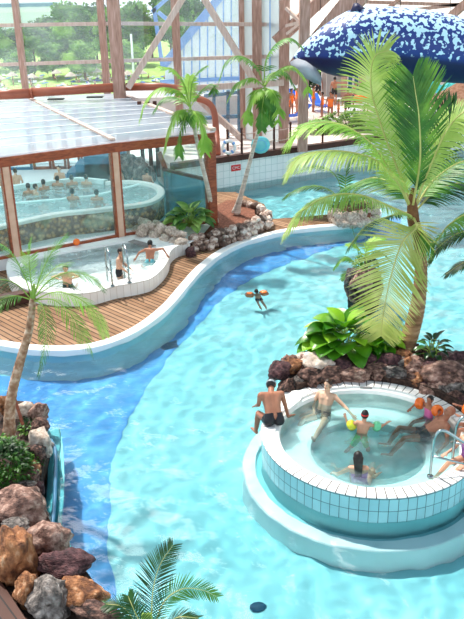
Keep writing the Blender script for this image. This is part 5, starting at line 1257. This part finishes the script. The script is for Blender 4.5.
# swimmer
pI = G(258.5, 306, -.36)
person('child swimming alone in the big pool with orange armbands', pI, 15, .6,
       dict(DEF, t=(0, .55, .8), up=(0, .25, 1), look=(.2, 1, .1), uaL=(-1, .15, .1), faL=(-.5, .7, -.2), uaR=(1, .25, .15), faR=(.4, .8, -.1), thL=(-.1, -.9, -.5), shL=(0, -1, -.3), thR=(.1, -.8, -.6), shR=(0, -1, -.5)),
       'skin', 'hair_black', [('trunks', 'navy')], voxel=.014, extras=both(armband('L', 'orange', .125), armband('R', 'orange', .125)))
# paddling pool people
pJ = G(119, 271, .58)
person('boy in black trunks upright on his knees in the paddling pool between the ladder rails', pJ, yaw_of(.9, -.1), .88,
       dict(DEF, t=(0, .12, 1), look=(.2, 1, -.3), up=(0, .2, 1), uaL=(-.3, .3, -1), faL=(0, .8, -.7), uaR=(.4, .5, -.8), faR=(.3, .8, -.5), thL=(-.1, .15, -1), thR=(.1, .15, -1), shL=(0, -1, -.05), shR=(0, -1, -.05), ftL=(0, -1, -.1), ftR=(0, -1, -.1)), 'skin', 'hair_black', [('trunks', 'black')], voxel=.014)
pK = G(150, 262, .42)
person('bather in patterned blue swimwear bending at the end of the paddling pool', pK, yaw_of(.1, 1), .85,
       dict(WADE, t=(0, .35, .9), up=(-.1, .6, .8), look=(-.2, 1, -.4), uaL=(-.9, .3, -.5), faL=(-.5, -.2, -.8), uaR=(1, .5, .05), faR=(.6, -.2, -.9), thL=(-.5, .5, -.4), thR=(.5, .5, -.4)), 'skin_tan', 'hair_black', [('shorts', 'teal_fab')], voxel=.014)
pL = G(68, 286, .45)
person('person leaning with folded arms on the paddling pool edge behind the palm fronds', pL, yaw_of(.05, -1), .85,
       dict(WADE, t=(0, .15, 1), look=(0, 1, -.3), up=(0, .2, 1), uaL=(-.9, .4, -.1), faL=(.9, .5, -.1), uaR=(.9, .4, -.1), faR=(-.9, .5, -.1), thL=(-.2, -.8, -.5), thR=(.2, -.8, -.5), shL=(0, -1, 0), shR=(0, -1, 0), ftL=(0, -1, 0), ftR=(0, -1, 0)), 'skin', 'hair_brown', [('trunks', 'navy')], voxel=.014)
# paddling ladder rails
for (x1, y1, x2, y2), lab in (((108, 284.5, 112.5, 286.5), 'hooped steel rail of the paddling pool ladder, nearer the leaning person'), ((125, 281, 129.3, 283), 'hooped steel rail of the paddling pool ladder, right of the upright boy')):
    a = G(x1, y1, .3); b = G(x2, y2, PZ); t = root('ladder_rail', b, lab, 'handrail'); n2 = (b - a); n2.z = 0
    if n2.length < .25: a = b - n2.normalized() * .32; a.z = .1
    bm = bmesh.new(); tube(bm, bez([a, Vector((a.x, a.y, 1.2)), Vector((a.x, a.y, 1.42)).lerp(Vector((b.x, b.y, 1.42)), .15), Vector((a.x, a.y, 1.5)).lerp(Vector((b.x, b.y, 1.5)), .5), Vector((b.x, b.y, 1.4)).lerp(Vector((a.x, a.y, 1.4)), .1), Vector((b.x, b.y, 1.1)), b], 36), .026, 10); build('rail_tube', bm, M['steel'], t, True)
    bm = bmesh.new(); tube(bm, [b, b + Vector((0, 0, .03))], .06, 12); build('flange', bm, M['steel'], t, True)
    bm = bmesh.new(); tube(bm, [Vector((a.x, a.y, .85)), Vector((b.x, b.y, .85))], .018, 8); build('cross_bar', bm, M['steel'], t, True)

# bathers in the glasshouse pool
gb = [((17, 187), 10, 'bather with shoulders out by the far left rim of the glasshouse pool', 1), ((61, 184), 170, 'bather facing the camera at the back rim beside the dark post of the glasshouse', 1), ((30, 203), 30, 'bather low in the glasshouse water left of the white headband bather', 0),
      ((36, 204), -60, 'pale faced bather turned sideways in the glasshouse pool', 1), ((45, 199), 40, 'bather with white headband in the glasshouse pool', 0), ((59, 195), 0, 'leftmost of the three bathers sitting together at the glasshouse divider', 0), ((73, 194), 20, 'middle one of the three bathers sitting together at the glasshouse divider', 0),
      ((87, 194), -15, 'rightmost of the three bathers sitting together at the glasshouse divider', 1), ((74, 209), 0, 'bather with bare back near the front rim, left of the pair in the glasshouse pool', 0), ((98, 210), 0, 'bather low near the front rim, right of the pair in the glasshouse pool', 0),
      ((-1, 191), 20, 'bather cut off by the left picture edge in the glasshouse pool', 0), ((134, 184), 100, 'bather leaning against the dark inner rocks of the glasshouse', 1), ((148, 187), -30, 'bather at the curved end of the glasshouse pool', 0), ((123, 186), 60, 'bather just right of the middle glasshouse post', 1)]
protos = []
for i, (sk, hr_) in enumerate((('skin', 'hair_black'), ('skin_pale', 'hair_brown'))):
    (x, y), yw, lab, _ = gb[0]; protos.append(person(lab, G(x, y, IZ - .25), 0, .95, dict(WADE, t=(0, .1 if i else -.05, 1), uaL=(-.25, .2, -1), uaR=(.25, .2, -1), faL=(.3, 1, -.3), faR=(-.3, 1, -.3)), sk, hr_, [('trunks', 'navy')], voxel=.022, fingers=False, group='bathers in the glasshouse pool'))
used = [False, False]
for (x, y), yw, lab, k in gb:
    if not used[k]: o = protos[k]; used[k] = True
    else: o = copy_tree(protos[k])
    p = G(x, y, IZ - .46); o.location = p; o.rotation_euler.z = math.radians(yw); o['label'] = lab

# floor drains seen under water, orange reflection built as a solid sphere
bm = bmesh.new(); 
for k in range(5):
    p = GF(163 + k * 3.2, 347 - k * .6); box(bm, (p.x, p.y, FLOOR_Z + .03), (.09, .4, .03), .3)
tag(build('floor_grate', bm, M['blue_dark']), 'dark grate on the pool floor off the plank deck', 'drain')
p = GF(257, 607); bm = bmesh.new(); ellipsoid(bm, (p.x, p.y, FLOOR_Z + .02), (.11, .10, .03)); tag(build('floor_drain', bm, M['blue_dark']), 'small dark round drain on the pool floor at the bottom of the picture', 'drain')
p = G(76, 236.5, .8); bm = bmesh.new(); bmesh.ops.create_uvsphere(bm, u_segments=20, v_segments=12, radius=.11, matrix=Matrix.Translation((p.x, p.y, .62)))
tag(build('ball_reflection', bm, M['orange'], None, True), 'solid sphere built for an orange reflection before the glasshouse pebble wall', 'ball_reflection')

# ================================================================== hanging inflatable
YW = 29.
wsec = [(293, 57, 59), (297, 51, 61), (304, 43, 63.5), (314, 33, 67), (326, 23, 74), (340, 14, 77), (352, 8, 76.5), (364, 6.5, 75), (385, 6, 75.5), (410, 7, 78.5), (440, 12, 82), (470, 20, 84), (510, 30, 84), (560, 46, 80), (600, 60, 74)]
verts, uvs, faces = [], [], []; n = 40
for x, a, b in wsec:
    A_ = GY(x, a, YW); B_ = GY(x, b, YW); h = (A_.z - B_.z) / 2; c = (A_ + B_) / 2
    for k in range(n):
        an = 2 * PI * k / n; verts.append(Vector((c.x, YW + 1.25 * h * math.cos(an) * .8, c.z + h * math.sin(an)))); uvs.append((x / 100, .5 + .5 * math.sin(an)))
for i in range(len(wsec) - 1):
    for k in range(n): faces.append((i * n + k, i * n + (k + 1) % n, (i + 1) * n + (k + 1) % n, (i + 1) * n + k))
faces += [tuple(range(n))[::-1], tuple(range((len(wsec) - 1) * n, len(wsec) * n))]
wh = root('inflatable_whale', GY(420, 82, YW), 'huge navy inflatable sea animal with white speckled back hanging on the right', 'inflatable')
o = meshobj('body', verts, faces, M['whale'], wh, True); ul = o.data.uv_layers.new(name='UVMap')
for lp_ in o.data.loops: ul.data[lp_.index].uv = uvs[lp_.vertex_index]
ms = o.modifiers.new('s', 'SUBSURF'); ms.levels = 1; ms.render_levels = 1
def fin(name, pts, y, th, m, parent):
    P_ = [GY(a, b, y) for a, b in pts]; c = sum(P_, Vector()) / len(P_); bm = bmesh.new()
    f1 = [bm.verts.new(p) for p in P_]; t1 = bm.verts.new(c + Vector((0, -th, 0))); t2 = bm.verts.new(c + Vector((0, th, 0)))
    for a, b in zip(f1, f1[1:] + f1[:1]): bm.faces.new((a, b, t1)); bm.faces.new((b, a, t2))
    return build(name, bm, M[m], parent, True)
fin('flipper', [(290, 62), (297, 58), (306, 61), (316, 68), (322, 78), (321, 86), (312, 82), (300, 75), (292, 70)], YW - .6, .18, 'grey_cloth', wh)
fin('dorsal_fin', [(350, 12), (354, 3), (358, 3), (366, 9), (360, 14)], YW - .3, .2, 'whale', wh)
bm = bmesh.new()
for x in (320, 356, 400, 450): bar(bm, GY(x, 12, YW), GY(x + 3, -60, YW + .5), .02, .02)
build('suspension_cord', bm, M['rubber'], wh)

# ================================================================== terrace beyond the pool (right)
YT = 43.
def tbox(name, x0, y0, x1, y1, Y, d, m, label, cat, kind=None):
    a, b = GY(x0, y0, Y), GY(x1, y1, Y); bm = bmesh.new(); box(bm, ((a.x + b.x) / 2, Y, (a.z + b.z) / 2), (abs(b.x - a.x), d, abs(a.z - b.z))); o = build(name, bm, M[m])
    if kind: struct(o, label, cat)
    else: tag(o, label, cat)
    return o
tbox('wall_terrace', 322, 60, 470, 100, 49, .3, 'wallgrey', 'grey rendered wall of the terrace building behind the loungers', 'wall', 1)
tbox('drape', 327, 66, 342, 100, 48, .25, 'brown_curtain', 'grey drape hanging beside the terrace doorway', 'curtain')
tbox('timber_column', 341.5, 60, 346, 100, 48, .4, 'timber', 'timber column next to the grey drape on the terrace', 'column', 1)
tbox('timber_column', 360, 60, 364.5, 98, 48, .4, 'timber', 'timber column between the terrace window and slatted wall', 'column', 1)
w_ = root('window_18', GY(352, 96, 48.6), 'white framed terrace window between two timber columns', 'window'); w_['kind'] = 'structure'
bm = bmesh.new(); a, b = GY(346.5, 74, 48.6), GY(359.5, 97, 48.6)
for x in (a.x + .06, (a.x + b.x) / 2, b.x - .06): box(bm, (x, 48.6, (a.z + b.z) / 2), (.12, .1, a.z - b.z))
for z in (a.z - .05, b.z + .05, (a.z + b.z) / 2 - .3): box(bm, ((a.x + b.x) / 2, 48.6, z), (b.x - a.x, .1, .1))
build('window_frame', bm, M['whitep'], w_); bm = bmesh.new(); box(bm, ((a.x + b.x) / 2, 48.66, (a.z + b.z) / 2), (b.x - a.x, .03, a.z - b.z)); build('pane', bm, M['blue_dark'], w_)
def lounger(label, px, py, yaw, m, z=TZ, sc=1.):
    p = G(px, py, z); t = root('sun_lounger', p, label, 'sun lounger', 'loungers on the terrace'); R3 = Matrix.Rotation(math.radians(yaw), 4, 'Z')
    def T(v): return p + (R3 @ Vector(v)) * sc
    bm = bmesh.new(); bar(bm, T((0, -.9, .35)), T((0, .4, .35)), .6 * sc, .05); build('seat', bm, M[m], t)
    bm = bmesh.new(); bar(bm, T((0, .4, .35)), T((0, 1.0, .85)), .6 * sc, .05); build('backrest', bm, M[m], t)
    for sx in (-.28, .28):
        for sy in (-.8, .4): bm = bmesh.new(); bar(bm, T((sx, sy, 0)), T((sx, sy, .33)), .04, .04); build('leg', bm, M['whitep'], t)
    return t
lounger('blue lounger beside the free standing timber column', 320, 111, 20, 'blue_cloth'); lounger('blue lounger at the right behind the standing men', 371, 105, 30, 'blue_cloth')
lounger('white lounger in the middle of the terrace', 350, 117, -50, 'whitep'); lounger('white lounger right of the black shorts man', 362, 112, -50, 'whitep'); lounger('white lounger nearest the coconut fronds on the terrace', 372, 106, -50, 'whitep')
lounger('purple blue lounger just left of the free standing column', 293, 122, -60, 'blue_cloth'); lounger('white lounger partly behind the pale palm frond', 384, 112, -50, 'whitep')
bm = bmesh.new(); p = G(363, 98, TZ + .9); ellipsoid(bm, p, (.55, .4, .28)); tag(build('beach_bag', bm, M['orange'], None, True), 'orange and dark beach bag on the terrace loungers', 'bag')
bm = bmesh.new(); p = G(358, 96, TZ + .8); ellipsoid(bm, p, (.3, .3, .45)); tag(build('beach_bag', bm, M['navy'], None, True), 'dark bag beside the orange beach bag on the terrace', 'bag')
tp1 = person('dark haired person in orange swimwear standing on the terrace next to the blue lounger', G(330, 121, TZ), 160, .9, DEF, 'skin_tan', 'hair_black', [('swimsuit', 'orange')], voxel=.025, fingers=False); tp1.location.z += .80
tp2 = person('man in black shorts standing on the terrace with an arm stretched out', G(347, 121, TZ), 20, 1.0, dict(DEF, uaR=(1, .1, -.1), faR=(1, .1, 0)), 'skin_tan', 'hair_black', [('shorts', 'black')], voxel=.025, fingers=False); tp2.location.z += .93
for (x, y, yw, lab, s) in ((338, 119, 90, 'small person in orange between the two standing adults on the terrace', .62), (291, 117, 60, 'person in orange left of the free standing timber column', .9), (297, 113, -60, 'person in orange close beside the free standing timber column', .95), (313, 112, 120, 'person in orange standing behind the blue lounger', .9)):
    c = copy_tree(tp1); c.location = G(x, y, TZ); c.location.z += .80 * s / .9; c.scale = (s / .9,) * 3; c.rotation_euler.z = math.radians(yw); c['label'] = lab
xs = [((287, 121), 30, 'person in orange at the left edge of the terrace group by the frosted panel', .85), ((322, 117), -90, 'person in orange between the blue lounger and the first standing adult', .8), ((355, 108), 10, 'person in orange behind the white loungers right of the arm stretching man', .85), ((366, 112), 200, 'person in orange standing among the white loungers near the fronds', .85)]
for (x, y), yw, lab, s in xs:
    c = copy_tree(tp1); c.location = G(x, y, TZ); c.location.z += .80 * s / .9; c.scale = (s / .9,) * 3; c.rotation_euler.z = math.radians(yw); c['label'] = lab
for (x, y), yw, lab, s in (((299, 107), 80, 'man in black shorts behind the free standing column', .95), ((318, 101), 150, 'man in black shorts far back beside the grey drape', .95), ((334, 105), -40, 'man in black shorts behind the dark haired person in orange', .95), ((376, 103), 190, 'man in black shorts beside the terrace loungers at the pale frond', .95)):
    c = copy_tree(tp2); c.location = G(x, y, TZ); c.location.z += .93 * s; c.scale = (s,) * 3; c.rotation_euler.z = math.radians(yw); c['label'] = lab
for (x, y), yw, mm, lab in (((300, 100), 60, 'blue_cloth', 'blue lounger far back left of the grey drape'), ((311, 106), 40, 'whitep', 'white lounger between the column and the blue lounger'), ((326, 104), 70, 'whitep', 'white lounger in front of the grey drape'), ((340, 125), -60, 'whitep', 'white lounger nearest the far pool wall'), ((290, 106), 90, 'red', 'red lounger near the frosted panels')):
    lounger(lab, x, y, yw, mm)
for k, (x, y, h) in enumerate(((296, 96, 1.6), (309, 94, 2.), (321, 95, 1.8))):
    clump('hedge_shrub', ['green shrub at the back of the terrace behind the column', 'taller green shrub at the back of the terrace before the drape', 'green shrub touching the grey drape'][k], 'shrub', G(x, y, TZ), (1.1, .6, h), 420, .32, 'leaf_shrub', 40 + k)
# hut with brown roof and teal canvases
hut = root('beach_hut', G(462, 118, TZ), 'hut with a brown thatched roof behind the upright coconut frond', 'hut'); hb = GY(466, 104, 41)
bm = bmesh.new(); bmesh.ops.create_cone(bm, cap_ends=True, segments=24, radius1=2.3, radius2=.15, depth=1.3, matrix=Matrix.Translation((hb.x, 41, hb.z + .65))); build('roof', bm, M['thatch_dark'], hut)
for sx in (-1.4, 0, 1.4): bm = bmesh.new(); box(bm, (hb.x + sx, 40.6, (hb.z + TZ) / 2), (.14, .14, hb.z - TZ)); build('post', bm, M['dark_wood'], hut)
bm = bmesh.new(); box(bm, (hb.x, 41.2, TZ + .5), (2.8, .6, 1.0)); build('counter', bm, M['turq'], hut)
for (x, y, s), lab in (((458, 84, 1.15), 'teal canopy above the brown hut roof'), ((429, 84, .9), 'teal canopy left of the hut behind the upright frond')):
    p = GY(x, y, 44); t = root('canopy', Vector((p.x, 44, TZ)), lab, 'canopy'); bm = bmesh.new(); bmesh.ops.create_cone(bm, cap_ends=True, segments=10, radius1=s * 1.2, radius2=.1, depth=.7, matrix=Matrix.Translation(p)); build('canvas', bm, M['teal_net'], t)
    bm = bmesh.new(); tube(bm, [(p.x, 44, TZ), p], .04, 8); build('pole', bm, M['whitep'], t)
tbox('low_wall', 372, 112, 470, 130, 38.5, .4, 'wallgrey', 'low grey wall across the terrace behind the coconut palm', 'wall', 1)
for k, (x, y, h) in enumerate(((330, 132, .9), (350, 130, 1.), (362, 129, .8), (318, 133, .7))):
    clump('potted_shrub', ['feathery shrub on the terrace behind the arching fronds', 'larger grassy shrub on the terrace edge behind the fronds', 'shrub near the low grey terrace wall', 'small shrub on the terrace behind the frond tips'][k], 'shrub', G(x, y, TZ), (.7, .5, h), 260, .25, 'leaf_hosta', 20 + k)

# ================================================================== lawn, parasols, trees, building
GZ = -13.
flat('ground', [(-160, 46), (160, 46), (160, 330), (-160, 330)], GZ, M['grass'], 'sunny green lawn far beyond the glazed wall', th=.5, cat='lawn')
def parasol():
    t = root('thatched_parasol', (0, 0, 0), '', 'parasol', 'thatched parasols on the lawn'); bm = bmesh.new()
    bmesh.ops.create_cone(bm, cap_ends=False, segments=20, radius1=1.35, radius2=.08, depth=.85, matrix=Matrix.Translation((0, 0, 2.35))); bmesh.ops.create_cone(bm, cap_ends=True, segments=20, radius1=1.4, radius2=1.33, depth=.14, matrix=Matrix.Translation((0, 0, 1.9)))
    build('thatch_roof', bm, M['thatch'], t); bm = bmesh.new(); tube(bm, [(0, 0, 0), (0, 0, 2.3)], .07, 8); build('pole', bm, M['bark'], t); return t
par = parasol(); first = True
plabs = ['thatched parasol cut by the left picture edge', 'thatched parasol left of the first timber column', 'thatched parasol just right of the first timber column', 'tall thatched parasol in the middle of the lawn', 'thatched parasol right of the tall one on the lawn', 'thatched parasol by the slim timber column', 'thatched parasol behind the rising brace', 'thatched parasol seen between broad column and palm']
for (x, y), lab in zip(((1, 88), (13, 84), (33, 86), (57.5, 81.5), (71.5, 84.5), (97.5, 80), (142, 82), (128, 83)), plabs):
    o = par if first else copy_tree(par); first = False; o.location = G(x, y, GZ); o['label'] = lab
lw = person('sunbather on the lawn beyond the glazed wall', (0, 0, 0), 0, 1., DEF, 'skin', 'hair_black', [('trunks', 'navy')], voxel=.05, fingers=False, group='sunbathers on the lawn')
ls = person('sunbather on the lawn beyond the glazed wall', (0, 0, 0), 0, 1., SIT, 'skin_pale', 'hair_brown', [('shorts', 'red')], voxel=.05, fingers=False, group='sunbathers on the lawn')
bm = bmesh.new(); box(bm, (0, 0, .25), (.7, 1.9, .1)); box(bm, (0, .75, .45), (.7, .5, .1)); tw = build('beach_lounger', bm, M['whitep']); tag(tw, 'small lounger on the lawn beyond the glazed wall', 'lounger', 'loungers on the lawn')
bm = bmesh.new(); box(bm, (0, 0, .25), (.7, 1.9, .1)); tw2 = build('beach_lounger', bm, M['blue_cloth']); tag(tw2, 'small blue lounger on the lawn beyond the glazed wall', 'lounger', 'blue loungers on the lawn')
r9 = random.Random(11)
for k in range(46):
    x, y = r9.uniform(-2, 172), r9.uniform(75, 90); s = (lw, ls)[k % 2]; o = s if k < 2 else copy_tree(s); o.location = G(x, y, GZ) + Vector((0, 0, .92 if k % 2 == 0 else .25)); o.rotation_euler.z = r9.uniform(0, 6.28)
for k in range(130):
    x, y = r9.uniform(-2, 172), r9.uniform(76, 93); s = (tw, tw2)[k % 3 == 1]
    if k < 2: o = (tw, tw2)[k]
    else: o = s.copy(); COL.objects.link(o)
    o.location = G(x, y, GZ); o.rotation_euler.z = r9.uniform(-.6, .6)
def tree_mesh(seed):
    r = random.Random(seed); bm = bmesh.new(); V, Fc = [], []; blobs = []
    for k in range(16):
        a = r.uniform(0, 6.28); rad = r.uniform(0, 3.4); z = r.uniform(-3.5, 4.4); rad *= 1 - max(0, z) / 7; blobs.append((Vector((rad * math.cos(a), rad * math.sin(a), z)), r.uniform(1.4, 2.4)))
    for c, s in blobs:
        ellipsoid(bm, c, (s * .9, s * .9, s * .8), None, 2)
    me = bpy.data.meshes.new('c'); bm.to_mesh(me); bm.free(); V = [v.co.copy() for v in me.vertices]; Fc = [tuple(p.vertices) for p in me.polygons]
    for c, s in blobs:
        for _ in range(150):
            d = Vector((r.gauss(0, 1), r.gauss(0, 1), r.gauss(0, 1))).normalized(); q = c + d * s * r.uniform(.85, 1.15); a = Vector((r.gauss(0, 1), r.gauss(0, 1), r.gauss(0, 1))).normalized(); b = a.cross(d).normalized(); sz = r.uniform(.25, .5); i = len(V)
            V += [q - a * sz, q + b * sz * .6, q + a * sz, q - b * sz * .6]; Fc.append((i, i + 1, i + 2, i + 3))
    m2 = bpy.data.meshes.new('crown'); m2.from_pydata(V, [], Fc); return m2
tm = [tree_mesh(k) for k in range(3)]
trees = [(-14, 62, 215, 22, 1.0), (8, 62, 226, 28, 1.0), (30, 62, 224, 20, 1.1), (48, 61, 230, 16, 1.0), (68, 61, 206, 0, 1.15), (92, 61, 228, -4, 1.15), (112, 61, 220, 6, 1.0), (134, 61, 223, 0, 1.1), (150, 62, 244, 12, 0.9), (168, 60, 205, -14, 1.2), (190, 60, 228, -4, 1.2), (212, 60, 216, 0, 1.2), (235, 60, 224, 0, 1.0), (82, 62, 190, 40, 0.8), (20, 62, 194, 44, 0.8), (122, 62, 193, 40, 0.8), (50, 62, 195, 42, 0.8)]
tl_ = ['bushy tree at the far left beyond the lawn', 'bushy tree behind the first parasols', 'tree below the pale building beyond the lawn', 'tree before the right end of the pale building', 'tall bright tree left of the slim timber column', 'tall bright tree behind the slim timber column', 'tree behind the broad timber column', 'tall tree behind the white lamp pole', 'tree left of the bright blue frame', 'tall tree between the two braces', 'tree above the blue annex slope', 'tree behind the top of the blue annex', 'tree hidden behind the annex end', 'low tree under the bright tall trees', 'low tree by the first timber column', 'low tree at the foot of the white pole', 'low tree behind the tall parasol']
tp_ = []
for k, (x, y, Y, ytop, wd_) in enumerate(trees):
    top = GY(x, ytop, Y); t = root('tree', (top.x, Y, GZ), tl_[k], 'tree', 'trees beyond the lawn'); h = top.z - GZ; s = h / 13.
    me = tm[k % 3]
    if not me.materials: me.materials.append(M['treeleaf']); me.polygons.foreach_set('use_smooth', [True] * len(me.polygons))
    o = bpy.data.objects.new('crown', me); COL.objects.link(o); o.parent = t; o.location = (0, 0, h - 6 * s); o.scale = (1.4 * wd_ , 1.4 * wd_, s); o.rotation_euler.z = k * 1.3
    bm = bmesh.new(); tube(bm, [(0, 0, 0), (0, 0, h * .6)], [.35, .2], 8); q = build('trunk', bm, M['bark'], None); q.parent = t
bm = bmesh.new(); a, b = GY(-60, 4, 300), GY(57, 4, 300)
bd = root('building', (a.x, 300, GZ), 'long low pale blue building beyond the trees at top left', 'building')
box(bm, ((a.x + b.x) / 2, 305, (a.z + GZ) / 2), (b.x - a.x, 10, a.z - GZ)); build('wall', bm, M['building'], bd)
z1, z2 = GY(0, 9, 299).z, GY(0, 13, 299).z; bm = bmesh.new(); box(bm, ((a.x + b.x) / 2, 299.9, (z1 + z2) / 2), (b.x - a.x, .3, z1 - z2)); build('parapet_band', bm, M['bwhite'], bd)
z1, z2 = GY(0, 4, 299).z, GY(0, 7.5, 299).z; bm = bmesh.new(); box(bm, ((a.x + b.x) / 2, 299.9, (z1 + z2) / 2), (b.x - a.x, .3, z1 - z2)); build('window_band', bm, M['bdark'], bd)
bm = bmesh.new(); p = GY(131, 34, 140); tube(bm, [(p.x, 140, GZ), p], .18, 10); tag(build('lamp_pole', bm, M['whitep'], None, True), 'slim white pole standing on the lawn behind the rising brace', 'pole')
# base under the annex and terraces
struct(prism('annex_base', [(-6, 42.8), (1.5, 42.8), (1.5, 46), (-6, 46)], GZ, GY(200, 96, yA).z, M['wallgrey']), 'grey base of the blue framed annex', 'wall')

# ================================================================== camera, light
sl = bpy.data.lights.new('sun', 'SUN'); sl.energy = 3.4; sl.angle = math.radians(1.5); sl.color = (1, .95, .87); so = bpy.data.objects.new('sun', sl); COL.objects.link(so)
so.rotation_euler = Vector((-.3, .36, .87)).to_track_quat('Z', 'Y').to_euler()
sl.cycles.is_caustics_light = True; water.cycles.is_caustics_caster = True
for o in bpy.data.objects:
    if o.name in ('floor', 'blue_lane', 'wall_tub_base', 'underwater_step', 'step_shelf', 'wall_deck', 'light_slope', 'wall_bed', 'wall_far'): o.cycles.is_caustics_receiver = True
cam = bpy.data.cameras.new('camera'); co = bpy.data.objects.new('camera', cam); COL.objects.link(co)
cam.sensor_fit = 'VERTICAL'; cam.sensor_height = 24; cam.lens = 24 * F_PX / 619; cam.clip_end = 1000
mw = Matrix([[*RW[i], 0] for i in range(3)] + [[0, 0, 0, 1]]); mw.translation = (0, 0, CAM_H); co.matrix_world = mw
bpy.context.scene.camera = co
wd_ = bpy.data.worlds.new('world'); bpy.context.scene.world = wd_; wd_.use_nodes = True; nt = wd_.node_tree; nt.nodes.clear()
out = nt.nodes.new('ShaderNodeOutputWorld'); bg = nt.nodes.new('ShaderNodeBackground'); tc = nt.nodes.new('ShaderNodeTexCoord')
nm = N(nt, 'ShaderNodeVectorMath', operation='NORMALIZE'); nt.links.new(tc.outputs['Generated'], nm.inputs[0])
sp_ = N(nt, 'ShaderNodeSeparateXYZ'); nt.links.new(nm.outputs[0], sp_.inputs[0])
gr = ramp(nt, [(0., '#9fb0a8'), (.49, '#dfe8ee'), (.53, '#f2f8fc'), (.75, '#cfe4f6'), (1., '#b8d6f4')])
mr = N(nt, 'ShaderNodeMapRange'); mr.inputs[1].default_value = -1; mr.inputs[2].default_value = 1; nt.links.new(sp_.outputs[2], mr.inputs[0]); nt.links.new(mr.outputs[0], gr.inputs[0])
dt = N(nt, 'ShaderNodeVectorMath', operation='DOT_PRODUCT'); SD = Vector((-.28, .58, .82)).normalized(); dt.inputs[1].default_value = SD; nt.links.new(nm.outputs[0], dt.inputs[0])
m1 = N(nt, 'ShaderNodeMapRange'); m1.interpolation_type = 'SMOOTHSTEP'; m1.inputs[1].default_value = .94; m1.inputs[2].default_value = .993; m1.inputs[3].default_value = 0; m1.inputs[4].default_value = 8.
nt.links.new(dt.outputs['Value'], m1.inputs[0])
sc_ = N(nt, 'ShaderNodeVectorMath', operation='SCALE'); sc_.inputs[0].default_value = (1, .95, .87); nt.links.new(m1.outputs[0], sc_.inputs[3])
ad = N(nt, 'ShaderNodeVectorMath', operation='ADD'); dk = N(nt, 'ShaderNodeVectorMath', operation='SCALE'); nt.links.new(gr.outputs[0], dk.inputs[0]); mb_ = N(nt, 'ShaderNodeMapRange'); mb_.interpolation_type = 'SMOOTHSTEP'; mb_.inputs[1].default_value = .38; mb_.inputs[2].default_value = .62; mb_.inputs[3].default_value = 1.4; mb_.inputs[4].default_value = .5; nt.links.new(sp_.outputs[2], mb_.inputs[0]); nt.links.new(mb_.outputs[0], dk.inputs[3]); nt.links.new(dk.outputs[0], ad.inputs[0]); nt.links.new(sc_.outputs[0], ad.inputs[1])
nt.links.new(ad.outputs[0], bg.inputs[0]); bg.inputs[1].default_value = 1.0; nt.links.new(bg.outputs[0], out.inputs[0])
wd_.cycles.sampling_method = 'MANUAL'; wd_.cycles.sample_map_resolution = 512
vs_ = bpy.context.scene.view_settings; vs_.view_transform = 'Standard'; vs_.look = 'None'; vs_.gamma = 1; vs_.exposure = 0.47; vs_.use_curve_mapping = False
sc0 = bpy.context.scene; sc0.cycles.max_bounces = 12; sc0.cycles.transparent_max_bounces = 24; sc0.cycles.transmission_bounces = 10; sc0.cycles.diffuse_bounces = 4; sc0.cycles.glossy_bounces = 4
sc0.cycles.use_denoising = True; sc0.cycles.sample_clamp_indirect = 0; sc0.cycles.caustics_refractive = True; sc0.cycles.caustics_reflective = False
